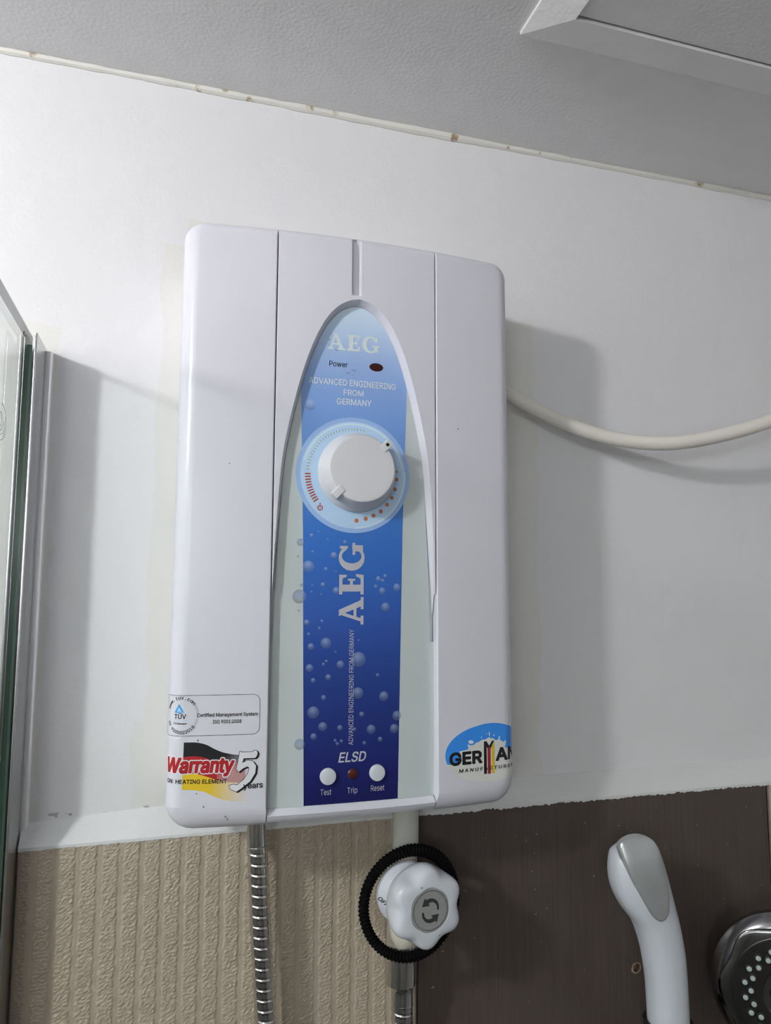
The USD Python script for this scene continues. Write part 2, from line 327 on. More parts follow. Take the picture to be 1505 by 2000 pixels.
for k in (1, 2):
    z1 = TILE_TOP - 0.602 * k
    for x0, x1, m in ((-0.49, -0.1125, 'beige'), (-0.0925, 0.1862, 'beige'), (0.1885, 0.5215, 'dark'), (0.5245, 0.86, 'beige')):
        part('tile', rbox(x0, x1, TILE_FACE, -0.004, max(z1 - 0.6, 0.003), z1, 0.0008), M[m], wb)
# the drilled hole: clay inside, chips broken from its rim
chipr = [(0.0039 + 0.0012 * rng.random(), a) for a in np.linspace(0, 2 * np.pi, 14, endpoint=False)]
ring = Polygon([(r * math.cos(a), r * math.sin(a)) for r, a in chipr]).difference(Point(0.0004, 0.0003).buffer(0.0034, 12))
def extr(shape, depth):
    gs = [g for g in getattr(shape, 'geoms', [shape]) if g.area > 1e-12 and g.geom_type == 'Polygon']
    return trimesh.util.concatenate([trimesh.creation.extrude_polygon(g, depth, engine='earcut') for g in gs])
def upright(t, x, y, z):
    """A mesh drawn in the xy plane set upright: x to the right, y up, its depth towards the room."""
    v = t.vertices
    return trimesh.Trimesh(np.stack([v[:, 0] + x, y - v[:, 2], v[:, 1] + z], 1), t.faces, process=False)
part('hole_rim', upright(extr(ring, 0.0002), 0.3795, TILE_FACE, 1.6075), M['chip'], wb, smooth=False, label='chipped rim of the drilled hole')
part('hole_filling', lathe([(0.0034, 0), (0.0034, 0.001)], (0.3800, -0.0072, 1.6070), n=20), M['hole'], wb, label='brown filling at the bottom of the drilled hole')

structure('ceiling', bx(ROOM_X0 - 0.1, ROOM_X1 + 0.1, ROOM_Y0 - 0.1, 0.1, CEIL, CEIL + 0.1), M['ceiling'], 'flat white painted ceiling with fine roller texture')
structure('floor', bx(ROOM_X0 - 0.1, ROOM_X1 + 0.1, ROOM_Y0 - 0.1, 0.1, -0.1, 0.0), M['floor'], 'brown grey bathroom floor below the picture')
for nm, b in (('wall_left', (ROOM_X0 - 0.1, ROOM_X0, ROOM_Y0 - 0.1, 0.1)), ('wall_right', (ROOM_X1, ROOM_X1 + 0.1, ROOM_Y0 - 0.1, 0.1)), ('wall_front', (ROOM_X0 - 0.1, ROOM_X1 + 0.1, ROOM_Y0 - 0.1, ROOM_Y0))):
    w = thing(nm, f'plain bathroom wall outside the picture, {nm.split("_")[1]} side', 'wall', kind=S)
    part('plaster', bx(*b, TILE_TOP, CEIL), M['wall'], w, smooth=False)
    part('tiling', bx(*b, 0.0, TILE_TOP), M['room_tile'], w, smooth=False)
# the hand-run caulk bead between wall and ceiling
xs = np.linspace(ROOM_X0, ROOM_X1, 420); q = np.stack([xs * 25, xs * 0, xs * 0], 1)
part('trim_1', sweep(np.stack([xs, np.full_like(xs, 0.0002), CEIL - 0.0005 - 0.0006 * meshkit.fbm(q, 3, 8)], 1), 0.0032 + 0.0022 * (meshkit.fbm(q * 2.2, 4, 21) - 0.5) + 0.0012 * np.exp(-((xs - 0.17) / 0.12) ** 2), 10), M['bead'])
tag(stage.GetPrimAtPath('/World/trim_1'), 'uneven cream caulk bead between wall and ceiling', 'trim', kind=S)

# ------------------------------------------------------------------ ceiling hatch
HX0, HX1, HY1, HY0 = 0.2278, 0.70, -0.1268, -0.61
hatch = thing('access_hatch', 'white square ceiling access hatch with mitred sloping frame', 'hatch', (HX0, HY0, CEIL))
wr, wl = 0.0342, 0.0243
zi, zo = CEIL - 0.0125, CEIL - 0.0025
ix0, ix1, iy1, iy0 = HX0 + wl, HX1 - wl, HY1 - wr, HY0 + wr
def rail(a, b, c, d):
    """Outer edge a-b, inner edge c-d: a sloping bar, low at the inner edge."""
    o = [np.array([*p, z]) for p, z in ((a, CEIL + 0.001), (b, CEIL + 0.001), (a, zo), (b, zo), (c, zi), (d, zi), (c, CEIL + 0.001), (d, CEIL + 0.001))]
    return mf.Manifold.hull_points(np.array(o))
part('frame_rail', rail((HX0, HY1), (HX1, HY1), (ix0, iy1), (ix1, iy1)), M['trim'], hatch, smooth=False)
part('frame_rail', rail((HX0, HY0), (HX0, HY1), (ix0, iy0), (ix0, iy1)), M['trim'], hatch, smooth=False)
part('frame_rail', rail((HX1, HY1), (HX1, HY0), (ix1, iy1), (ix1, iy0)), M['trim'], hatch, smooth=False)
part('frame_rail', rail((HX0, HY0), (HX1, HY0), (ix0, iy0), (ix1, iy0)), M['trim'], hatch, smooth=False)
part('panel', bx(ix0 + 0.0012, ix1 - 0.0012, iy0 + 0.0012, iy1 - 0.0016, zi + 0.0022, CEIL - 0.0002), M['ceiling'], hatch, smooth=False)

# ------------------------------------------------------------------ lamps (both outside the frame)
lamp = thing('bulb_lamp', 'bare round bulb in a white ceiling holder, left of the picture', 'lamp', BULB_AT)
part('bulb', tri(mf.Manifold.sphere(BULB_R, 40).translate(BULB_AT)), M['bulb'], lamp)
part('holder', lathe([(0.022, 0.0), (0.030, 0.004), (0.046, 0.006), (0.048, CEIL - BULB_AT[2] - 0.0305)], (BULB_AT[0], BULB_AT[1], BULB_AT[2] + 0.0305), (0, 0, 1)), M['white_plastic'], lamp)
(px_, pz_), (hx_, hz_) = PANEL_AT, PANEL_SIZE
pl = thing('wall_lamp', 'oblong white wall light on the opposite wall, behind the camera', 'lamp', (px_, ROOM_Y0, pz_))
part('diffuser', bx(px_ - hx_, px_ + hx_, ROOM_Y0 + 0.004, ROOM_Y0 + 0.045, pz_ - hz_, pz_ + hz_), M['panel_light'], pl, smooth=False)
part('frame', bx(px_ - hx_ - .012, px_ + hx_ + .012, ROOM_Y0 + 0.0005, ROOM_Y0 + 0.040, pz_ - hz_ - .012, pz_ + hz_ + .012) - bx(px_ - hx_, px_ + hx_, ROOM_Y0 + 0.0035, 1, pz_ - hz_, pz_ + hz_), M['white_plastic'], pl, smooth=False)

# ------------------------------------------------------------------ glass screen and its wall channel
GX0, GX1, GY0, GY1, GTOP = -0.1036, -0.0984, -1.05, -0.0290, 2.0915
screen = thing('glass_screen', 'clear shower screen with a green edge, standing at the left wall channel', 'glass panel', (-0.1026, -0.5, 0.05))
part('pane', bx(GX0, GX1, GY0, GY1, 0.05, GTOP), M['glass'], screen, smooth=False)
part('glass_edge', bx(GX0 + 0.0002, GX1 - 0.0002, GY1 - 0.0001, GY1 + 0.0006, 0.05, GTOP), M['glass_edge'], screen, smooth=False, label='dark green upright edge of the glass')
part('glass_edge', bx(GX0 + 0.0002, GX1 - 0.0002, GY0, GY1, GTOP - 0.0001, GTOP + 0.0008), M['glass_top'], screen, smooth=False, label='grey ground top edge of the glass')
# etched round mark on the room side of the glass
def flat_line(pts, w):
    return LineString(pts).buffer(w / 2, 4)
arcp = lambda r, a0, a1, n=24: [(r * math.cos(math.radians(a)), r * math.sin(math.radians(a))) for a in np.linspace(a0, a1, n)]
et = [flat_line(arcp(0.0120, -75, 80), 0.0005), flat_line(arcp(0.0104, -60, 30), 0.00035)]
for a in range(0, 360, 60):
    p = np.array(arcp(0.0062, a, a + 60, 2)); et.append(flat_line(p, 0.0005))
    p = np.array(arcp(0.0036, a + 30, a + 90, 2)); et.append(flat_line(p, 0.0004))
et.append(flat_line([(0.002, -0.009), (0.0080, -0.0055), (0.0085, 0.002)], 0.0005))
es = extr(unary_union(et), 0.0001); v = es.vertices
part('etched_mark', trimesh.Trimesh(np.stack([GX1 + 0.00005 + v[:, 2], v[:, 0] * 1.35 - 0.1095, v[:, 1] * 0.92 + 2.0155], 1), es.faces, process=False), M['etch'], screen, smooth=False, label='faint round etched mark on the glass')

chan = thing('wall_channel', 'polished aluminium wall channel that holds the glass screen edge', 'channel', (-0.10, 0, 0.05))
CX1, CF, CB, CT = -0.0938, -0.0395, -0.0008, 2.0925
def bar(x0, x1, y0, y1):
    return rbox(x0, x1, y0, y1, 0.05, CT, 0.00045)
part('lip', bar(CX1 - 0.0017, CX1, CF, CB), M['alu'], chan, label='inner lip facing the heater')
part('lip', bar(-0.1058, -0.1042, CF + 0.006, CB), M['alu'], chan)
part('web', bar(-0.1056, CX1 - 0.0012, CB - 0.0018, CB), M['alu'], chan)
part('glazing_seal', bx(GX1 + 0.0001, CX1 - 0.0018, -0.024, CB - 0.002, 0.05, CT - 0.004), M['glass_top'], chan, smooth=False)
part('flange', sweep([(CX1 + 0.0012, -0.0006, z) for z in (0.05, 1.0, CT - 0.0015)], 0.0034, 20), M['flange'], chan, smooth=50, label='bright rounded flange against the wall')

# ------------------------------------------------------------------ water heater
W, DF, SAG, RF = 0.2350, 0.0885, 0.0095, 0.0095
Z0, Z1 = 1.7720, 2.1648
XC = 0.1168
REC = 0.006
PLATE_Y = -(DF - REC)
SEAM_L, SEAM_R = 0.0607, 0.1730
def warp(V):
    """The gentle bow of the heater's front: everything on it follows."""
    V = np.array(V, float)
    k = 1 - ((V[:, 0] - W / 2) / (W / 2)) ** 2
    V[:, 1] -= SAG * np.clip(k, 0, 1) * np.clip(-V[:, 1] / DF, 0, 1.3)
    return V
def bowed(mesh, size=None):
    if size and hasattr(mesh, 'refine_to_length'): mesh = mesh.refine_to_length(size)
    t = tri(mesh)
    return trimesh.Trimesh(warp(t.vertices), t.faces, process=False)

heater = thing('water_heater', 'white wall-mounted electric shower heater with blue front and round dial', 'water heater', (W / 2, 0, Z0))
def rounded(x0, x1, z0, z1, rt_, rb_, n=7):
    pts = []
    for cx, cz, r, a0 in ((x1 - rt_, z1 - rt_, rt_, 0), (x0 + rt_, z1 - rt_, rt_, 90), (x0 + rb_, z0 + rb_, rb_, 180), (x1 - rb_, z0 + rb_, rb_, 270)):
        for a in np.radians(np.linspace(a0, a0 + 90, n)): pts.append((cx + r * math.cos(a), cz + r * math.sin(a)))
    return np.array(pts)
layers = []
for i, y in [(0.0, -0.0003)] + [(RF * (1 - math.cos(a)), -(DF - RF) - RF * math.sin(a)) for a in np.radians(np.linspace(0, 90, 9))]:
    o = rounded(i, W - i, Z0 + i * 1.5, Z1 - i * 0.8, max(0.013 - i * 0.7, 0.004), max(0.017 - i * 0.9, 0.005))
    layers.append(np.stack([o[:, 0], np.full(len(o), y), o[:, 1]], 1))
body = mf.Manifold.hull_points(np.vstack(layers))
def prism(tri_xy, z0=1.7, z1=2.3):
    p = np.array(tri_xy, float)
    return mf.Manifold.hull_points(np.vstack([np.column_stack([p, np.full(3, z)]) for z in (z0, z1)]))
def chamfer(x, side, c):
    return prism([(x - side * 0.0002, -DF - 0.001), (x + side * c, -DF - 0.0002), (x - side * 0.0002, -DF + c)])
g = 0.00035
left = body ^ bx(-0.1, SEAM_L - g, -0.2, 0.1, 1.7, 2.3); left -= chamfer(SEAM_L - g, -1, 0.0009)
right = body ^ bx(SEAM_R + g, 0.5, -0.2, 0.1, 1.7, 2.3); right -= chamfer(SEAM_R + g, 1, 0.0012)
mid = body ^ bx(SEAM_L + g, SEAM_R - g, -0.2, 0.1, Z0 + 0.0022, 2.3); mid -= chamfer(SEAM_L + g, 1, 0.0005); mid -= chamfer(SEAM_R - g, -1, 0.0005)
spear = [(2.1182, 0.0), (2.1176, 3.6), (2.1155, 9.0), (2.1120, 14.5), (2.1015, 23.4), (2.085, 31.4), (2.065, 38.2), (2.043, 43.8), (2.0255, 47.6), (2.005, 50.9), (1.985, 52.6), (1.963, 53.8), (1.936, 55.0), (1.905, 55.9), (1.888, 56.6)]
zz, hh = np.array([s[0] for s in spear][::-1]), np.array([s[1] for s in spear][::-1]) / 1000
f_half = PchipInterpolator(zz, hh)
zs_ = np.concatenate([np.linspace(1.888, 2.10, 26), np.linspace(2.104, 2.1182, 14)])
def spear_outline(inset, bottom, widen=0.0):
    rightside = [(XC + h_ + (widen if z < 1.889 else 0), z) for z, h_ in zip(zs_, f_half(zs_))]
    pts = [(XC + 0.0566 + widen, bottom)] + rightside + [(2 * XC - x, z) for x, z in rightside[::-1]] + [(XC - 0.0566 - widen, bottom)]
    p = Polygon(pts).convex_hull
    return p.buffer(-inset, join_style=1) if inset else p
front_o = spear_outline(0, 1.7778)
floor_o = spear_outline(0.0026, 1.7778 - 0.0026 + 0.0042)
floor_o = floor_o.union(sbox(SEAM_L - 0.001, 1.7820, SEAM_R + 0.001, 1.884)).intersection(sbox(0, 1.7820, 1, 3)).convex_hull.intersection(floor_o.union(sbox(SEAM_L - 0.001, 1.782, SEAM_R + 0.001, 1.884)))
fo = np.array(front_o.exterior.coords); fl = np.array(floor_o.convex_hull.exterior.coords)
recess = mf.Manifold.hull_points(np.vstack([np.column_stack([fo[:, 0], np.full(len(fo), -DF - 0.0001), fo[:, 1]]), np.column_stack([fo[:, 0], np.full(len(fo), -DF - 0.02), fo[:, 1]]), np.column_stack([fl[:, 0], np.full(len(fl), PLATE_Y), fl[:, 1]])]))
recess += mf.Manifold.hull_points(np.vstack([np.column_stack([fl[:, 0], np.full(len(fl), y), fl[:, 1]]) for y in (PLATE_Y - 0.0002, PLATE_Y + 0.0012)]))
mid -= recess
slot = mf.Manifold.batch_hull([mf.Manifold.cylinder(0.03, r, r2, 20).rotate([90, 0, 0]).translate([0.1149, -DF + 0.0045, z]) for z in (2.1242, 2.1592) for r, r2 in ((0.0022, 0.0036 + 0.017),)]) ^ bx(0.1149 - 0.0036, 0.1149 + 0.0036, -0.2, 0, 2.1206, 2.1628)
mid -= slot
part('side_panel', bowed(left, 0.006), M['plastic'], heater, label='left side panel')
part('side_panel', bowed(right, 0.006), M['plastic'], heater, label='right side panel')
part('centre_panel', bowed(mid, 0.006), M['plastic'], heater, label='centre panel with arched recess and slot')

def place(t, x, z, level, base=PLATE_Y, ang=0.0, sx=1.0, sz=1.0, shear=0.0):
    """Print drawn in the xy plane, put on a front at depth base, level metres proud of it."""
    v = np.array(t.vertices, float)
    px, pz = v[:, 0] * sx + shear * v[:, 1] * sz, v[:, 1] * sz
    c, s = math.cos(math.radians(ang)), math.sin(math.radians(ang))
    V = np.stack([x + px * c - pz * s, base - level * 0.5 - np.where(v[:, 2] > v[:, 2].min() + 1e-9, 0.00004, 0.0), z + px * s + pz * c], 1)
    return trimesh.Trimesh(V, t.faces, process=False)
def fine(t, size):
    v, f = trimesh.remesh.subdivide_to_size(t.vertices, t.faces, size, max_iter=14)
    return trimesh.Trimesh(v, f, process=False)
def shape_print(shape, level, size=0.005, base=PLATE_Y, **k):
    return fine(place(extr(shape, 0.0001), 0, 0, level, base, **k), size)
def word(text, cap, width=None, bold=False, align='l', **k):
    """Lettering of capital height cap, squeezed to the given width, as a flat mesh from its left (or middle) at the baseline."""
    t = meshkit.text_mesh(text, cap, 0.0001, bold)
    v = np.array(t.vertices); v[:, 0] -= v[:, 0].min()
    if width: v[:, 0] *= width / v[:, 0].max()
    if align == 'c': v[:, 0] -= v[:, 0].max() / 2
    return trimesh.Trimesh(v, t.faces, process=False)

# faceplate
plate_poly = floor_o.buffer(-0.00015)
plate = fine(place(extr(plate_poly, 0.0001), 0, 0, 0), 0.006)
plate.vertices[:, 1] = np.where(plate.vertices[:, 1] < PLATE_Y - 0.00002, PLATE_Y, PLATE_Y + 0.0011)
plate = trimesh.Trimesh(warp(plate.vertices), plate.faces, process=False)
fp = part('faceplate', plate, M['plate'], heater, smooth=30, label='pale grey-green pointed faceplate')
def sub(name, t, m, label=None, parent=None, cd=None, smooth=False):
    return part(name, trimesh.Trimesh(warp(t.vertices), t.faces, process=False), M[m], parent or fp, smooth=smooth, label=label, cd=cd)
band = Polygon([(0.0850, 1.77), (0.0845, 1.7824), (0.0813, 1.960), (0.0785, 2.058), (0.0780, 2.2), (0.1540, 2.2), (0.1534, 2.057), (0.1504, 1.962), (0.1471, 1.7792), (0.1468, 1.77)])
sub('blue_print', shape_print(band.intersection(plate_poly.buffer(-0.0002)), 0.00004), 'band', 'blue band graded from pale top to navy foot')
DX, DZ = 0.1156, 1.9968
disc = lambda r: Point(DX, DZ).buffer(r, 48)
sub('dial_print', shape_print(disc(0.0396), 0.00016), 'dial_rim', 'pale blue round dial background')
sub('dial_print', shape_print(disc(0.0366), 0.00022), 'dial_blue')
def arc_band(r, w, a0, a1, n=60):
    return LineString([(DX + r * math.cos(math.radians(a)), DZ + r * math.sin(math.radians(a))) for a in np.linspace(a0, a1, n)]).buffer(w / 2, 4)
sub('dial_line', shape_print(arc_band(0.0350, 0.0012, 10, 165), 0.00028), 'dial_line')
sub('dial_line', shape_print(arc_band(0.0362, 0.0011, -88, 5), 0.00028), 'dial_line')
ticks = [LineString([(DX + r * math.cos(math.radians(a)), DZ + r * math.sin(math.radians(a))) for r in (0.0309, 0.0328 - 0.0006 * math.sin(math.radians(a)))]).buffer(0.00028, 2) for a in np.arange(78, 176, 3.9)]
sub('tick_marks', shape_print(unary_union(ticks), 0.00034), 'olive_ink', 'olive tick marks round the upper left of the dial')
bars_ = [LineString([(DX + r * math.cos(math.radians(a)), DZ + r * math.sin(math.radians(a))) for r in (0.0300, 0.0334)]).buffer(0.00045, 1) for a in np.linspace(181, 215, 11)]
sub('tick_marks', shape_print(unary_union(bars_), 0.00034), 'tick_red', 'red bars at the lower left of the dial')
pcx, pcz = 0.0925, 1.9737
pw = LineString([(pcx + 0.0016 * math.cos(math.radians(a)), pcz + 0.0016 * math.sin(math.radians(a))) for a in np.linspace(125, 415, 30)]).buffer(0.00032, 3).union(LineString([(pcx, pcz), (pcx, pcz + 0.0030)]).buffer(0.0003, 2))
sub('power_symbol', shape_print(pw, 0.00034), 'tick_red', 'small red power symbol')
for k, (x, z) in enumerate([(117.5, 1965.6), (123.9, 1967.1), (129.4, 1969.4), (134.6, 1972.5), (139.1, 1977.2), (142.5, 1982.2), (144.8, 1988.1), (145.9, 1995.1)]):
    sub('orange_dot', shape_print(Point(x / 1000, z / 1000).buffer(0.00150 - 0.00003 * k, 10), 0.00034), 'orange_ink')
sub('orange_dot', shape_print(Point(0.1459, 2.0005).buffer(0.0008, 8), 0.00034), 'orange_ink')

# printed bubbles: flat print whose drawn highlight and rim are part of the artwork
bub = [(79.8,1950.3,2.6),(87.0,1955.0,1.4),(91.7,1957.7,0.6),(97.9,1952.7,0.6),(109.6,1951.0,1.4),(87.9,1944.2,0.9),(78.4,1940.9,0.9),(102.2,1942.0,2.4),(85.3,1934.5,4.0),(96.8,1932.9,1.3),(103.7,1931.3,0.6),(111.5,1932.6,1.1),(80.9,1922.2,1.1),(88.0,1922.1,0.6),(95.0,1922.6,1.6),(104.0,1918.7,2.5),(87.6,1917.9,0.7),(93.9,1916.2,0.6),(79.6,1914.8,4.8),(133.0,1926.6,1.9),(137.8,1928.6,1.4),(136.1,1925.5,1.3),(131.2,1921.5,1.4),(135.8,1918.5,2.5),(146.2,1920.9,2.8),(138.1,1907.7,3.2),(79.5,1905.6,0.9),(84.6,1897.9,2.0),(94.7,1898.8,1.1),(93.1,1894.2,1.0),(86.0,1890.4,1.1),(97.5,1884.4,3.7),(87.6,1882.3,2.3),(119.6,1885.9,0.7),(104.1,1878.7,0.7),(97.8,1872.8,1.0),(96.0,1870.8,1.1),(98.7,1872.7,0.5),(107.3,1870.4,2.7),(119.5,1873.4,5.2),(86.9,1868.6,2.6),(99.3,1862.4,2.0),(89.4,1860.6,1.7),(132.8,1862.8,1.3),(96.4,1849.4,1.8),(119.3,1851.6,3.9),(137.2,1848.8,3.4),(89.8,1840.3,4.0),(96.1,1831.1,3.0),(107.4,1829.8,1.9),(122.0,1837.8,1.8),(146.4,1835.8,3.3),(144.5,1827.4,3.2),(128.5,1827.8,3.2),(117.2,1828.4,1.3),(90.2,1825.1,2.2),(81.3,1820.7,3.6),(104.4,1821.9,1.1),(105.8,1819.8,1.2),(108.5,1821.3,1.2),(134.8,1821.1,1.7),(123.9,1819.3,1.4),(84.9,2043.6,4.0),(115.0,2070.7,2.0),(110.8,2068.5,1.8),(114.0,2067.0,1.2),(102.7,2083.8,1.6),(96.7,2087.1,1.1),(97.5,2089.7,0.8),(92.2,2086.6,0.7),(89.6,2055.0,1.1),(94.7,2055.0,1.0),(107.9,2045.8,1.2),(122.3,2046.5,1.3),(129.0,2052.0,0.5)]
zs_b = np.array([s[0] for s in band_stops]); cs_b = np.array([s[1] for s in band_stops])
def band_colour(x, z):
    cx = np.stack([np.interp(z, zs_b, cs_b[:, k]) for k in range(3)], -1)
    lo = np.interp(z, [1.78, 1.96, 2.058, 2.2], [0.0845, 0.0813, 0.0785, 0.078]); hi = np.interp(z, [1.78, 1.96, 2.057, 2.2], [0.1471, 0.1504, 0.1534, 0.154])
    on = ((x > lo) & (x < hi))[..., None]
    return np.where(on, cx, np.array([0.555, 0.61, 0.605]))
for x, z, r in bub:
    x, z, r = x / 1000, z / 1000, r / 1000 * 0.95
    n, rings = (28, 6) if r > 0.0015 else (14, 3)
    th = np.linspace(0, 2 * np.pi, n, endpoint=False)
    V, C = [(0, 0)], []
    for k in range(1, rings + 1): V += [(r * k / rings * math.cos(a), r * k / rings * math.sin(a)) for a in th]
    V = np.array(V); rho = np.hypot(V[:, 0], V[:, 1]) / r
    bg = band_colour(V[:, 0] + x, V[:, 1] + z)
    tone = np.array([0.30, 0.40, 0.60]) * np.interp(z, [1.8, 1.95, 2.1], [0.62, 0.9, 1.0])
    hl = np.clip(1 - np.hypot(V[:, 0] + 0.10 * r, V[:, 1] - 0.40 * r) / (0.95 * r), 0, 1)
    dk = np.clip(-V[:, 1] / r * 0.9 + 0.1, 0, 1) * rho
    a = (0.30 + 0.45 * hl)[:, None]
    onplate = bg[:, 1:2] > 0.59
    C = bg * (1 - a) + np.where(onplate, np.array([0.24, 0.33, 0.56]) * (0.75 + 0.45 * hl[:, None]), tone * (1 + 0.5 * hl[:, None])) * a
    C *= (1 - (0.42 if z > 2.0 else 0.30) * dk)[:, None]
    C = np.where(onplate, C * (0.80 + 0.20 * (1 - rho[:, None])), C)
    F = [(0, 1 + k, 1 + (k + 1) % n) for k in range(n)]
    for q in range(rings - 1):
        for k in range(n):
            i, j = 1 + q * n + k, 1 + q * n + (k + 1) % n
            F += [(i, i + n, j + n), (i, j + n, j)]
    P = np.column_stack([V[:, 0] + x, np.full(len(V), PLATE_Y - 0.00012), V[:, 1] + z])
    inside = plate_poly.buffer(-0.0002)
    if not inside.contains(Point(x, z).buffer(r)):
        continue
    sub('printed_bubble', trimesh.Trimesh(P, np.array(F), process=False), 'vertex', cd=np.clip(C, 0.003, 0.95))

# lettering on the faceplate: a slab-serif word mark drawn as outlines, the rest in a plain face
def slab_letters():
    """Three slab-serif capitals in a box 3.25 wide, 1 high."""
    def slab(x0, x1, z): return sbox(x0, z, x1, z + 0.12)
    A = unary_union([Polygon([(0.34, 1.0), (0.60, 1.0), (1.02, 0.05), (0.76, 0.05), (0.45, 0.80)]), Polygon([(0.10, 0.05), (0.24, 0.05), (0.50, 0.85), (0.48, 1.0), (0.42, 1.0)]), sbox(0.27, 0.29, 0.72, 0.41), slab(0.0, 0.36, 0), slab(0.62, 1.12, 0)])
    E_ = unary_union([sbox(1.34, 0, 1.62, 1), sbox(1.22, 0, 2.02, 0.13), sbox(1.22, 0.87, 2.02, 1.0), sbox(1.5, 0.44, 1.84, 0.56), Polygon([(1.86, 0.0), (2.02, 0), (2.06, 0.32), (1.96, 0.32), (1.86, 0.12)]), Polygon([(1.86, 1.0), (2.02, 1.0), (2.02, 0.70), (1.94, 0.70), (1.86, 0.88)]), sbox(1.78, 0.35, 1.86, 0.65)])
    G0 = affinity.scale(Point(0, 0).buffer(0.5, 32), 1.06, 1.06).difference(affinity.translate(affinity.scale(Point(0, 0).buffer(0.5, 32), 0.58, 0.80), 0.06, 0))
    G0 = affinity.translate(G0, 2.72, 0.5)
    G0 = G0.difference(Polygon([(2.86, 0.48), (3.5, 0.48), (3.5, 0.72), (2.95, 0.72)])).union(sbox(2.98, 0.04, 3.24, 0.42)).union(sbox(2.84, 0.36, 3.34, 0.47)).union(sbox(3.08, 0.66, 3.20, 0.98)).difference(sbox(3.34, -1, 4, 2))
    return unary_union([A, E_, G0.buffer(0)])
mark = slab_letters()
top_mark = affinity.translate(affinity.scale(mark, 0.0367 / 3.34, 0.0115, origin=(0, 0)), 0.0965, 2.0832)
sub('word_mark', shape_print(top_mark, 0.0003), 'ghost_ink', 'pale slab-serif word mark at the top of the faceplate')
up_mark = affinity.translate(affinity.rotate(affinity.scale(mark, 0.0545 / 3.34, 0.0168, origin=(0, 0)), 90, origin=(0, 0)), 0.1228, 1.8962)
sub('word_mark', shape_print(up_mark, 0.0003), 'silver_ink', 'large silver slab-serif word mark running up the blue band')
def lettering(text, cap, x, z, m, width=None, bold=False, align='l', ang=0, shear=0.0, name='lettering', label=None):
    return sub(name, place(word(text, cap, width, bold, align), x, z, 0.0003, ang=ang, shear=shear), m, label)
lettering('Power', 0.0038, 0.0976, 2.0713, 'black', 0.0128, label='black word Power beside the red lens')
lettering('ADVANCED ENGINEERING', 0.0042, 0.1144, 2.0584, 'light_ink', 0.0615, True, 'c')
lettering('FROM', 0.0038, 0.1148, 2.0518, 'light_ink', 0.0142, True, 'c')
lettering('GERMANY', 0.0041, 0.1153, 2.0451, 'light_ink', 0.0246, True, 'c')
lettering('ADVANCED ENGINEERING FROM GERMANY', 0.0032, 0.1164, 1.8186, 'silver_ink', 0.0745, False, 'l', 90)
lettering('ELSD', 0.0060, 0.1066, 1.8080, 'silver_ink', 0.0180, True, shear=0.20)
lettering('Test', 0.0036, 0.0952, 1.7882, 'silver_ink', 0.0070, False)
lettering('Trip', 0.0036, 0.1127, 1.7882, 'silver_ink', 0.0068, False)
lettering('Reset', 0.0036, 0.1286, 1.7884, 'silver_ink', 0.0092, False)

# dial knob, push buttons and lenses, all bowed with the front
def on_front(t): return trimesh.Trimesh(warp(t.vertices), t.faces, process=False)
KX, KZ, KH = 0.1172, 1.9985, 0.0165
ky = PLATE_Y - 0.0007 - SAG * 0.93
knob = part('dial_knob', lathe([(0.0262, -0.0006), (0.0270, 0.0002), (0.0270, 0.0020), (0.0264, 0.0030), (0.0226, KH - 0.0014), (0.0220, KH - 0.0004), (0.0210, KH), (0.006, KH + 0.0001)], (KX, ky, KZ), n=72), M['knob_plastic'], heater, label='white conical temperature dial')
for ang, nm in ((45, 'pointer'), (225, 'rib')):
    b = rbox(0.0188, 0.0268, -KH - 0.0006, -KH + 0.0062, -0.0026, 0.0026, 0.0005).rotate([0, -ang, 0]).translate([KX, ky, KZ])
    part(nm, b, M['knob_plastic'], knob)
dx_, dz_ = 0.0238 * math.cos(math.pi / 4), 0.0238 * math.sin(math.pi / 4)
part('pointer_dot', lathe([(0.00115, 0), (0.00115, 0.0008)], (KX + dx_, ky - KH - 0.0001, KZ + dz_), n=20), M['black'], knob, smooth=False, label='black dot on the pointer')
ell = affinity.translate(affinity.scale(Point(0, 0).buffer(1, 24), 0.0050, 0.0029), 0.1309, 2.0733)
led = fine(place(extr(ell, 0.0001), 0, 0, 0.0002), 0.002)
led.vertices[:, 1] -= 0.0006 * np.clip(1 - ((led.vertices[:, 0] - 0.1309) / 0.0050) ** 2 - ((led.vertices[:, 2] - 2.0733) / 0.0029) ** 2, 0, 1)
part('indicator_lens', on_front(led), M['led'], heater, smooth=60, label='oval dark red power lens')
trip = lathe([(0.0033, 0), (0.0033, 0.0006), (0.0026, 0.0012), (0.001, 0.0015)], (0.1161, PLATE_Y - 0.00005, 1.8003), n=28)
part('indicator_lens', on_front(trip), M['trip_led'], heater, label='round brown-red trip lens')
for x, z in ((0.0998, 1.7998), (0.1327, 1.8000)):
    b = lathe([(0.0053, 0), (0.0053, 0.0014), (0.0050, 0.0021), (0.0044, 0.0024), (0.002, 0.0025)], (x, PLATE_Y - 0.00005, z), n=36)
    part('push_button', on_front(b), M['white_plastic'], heater, label='white round test button' if x < 0.11 else 'white round reset button')

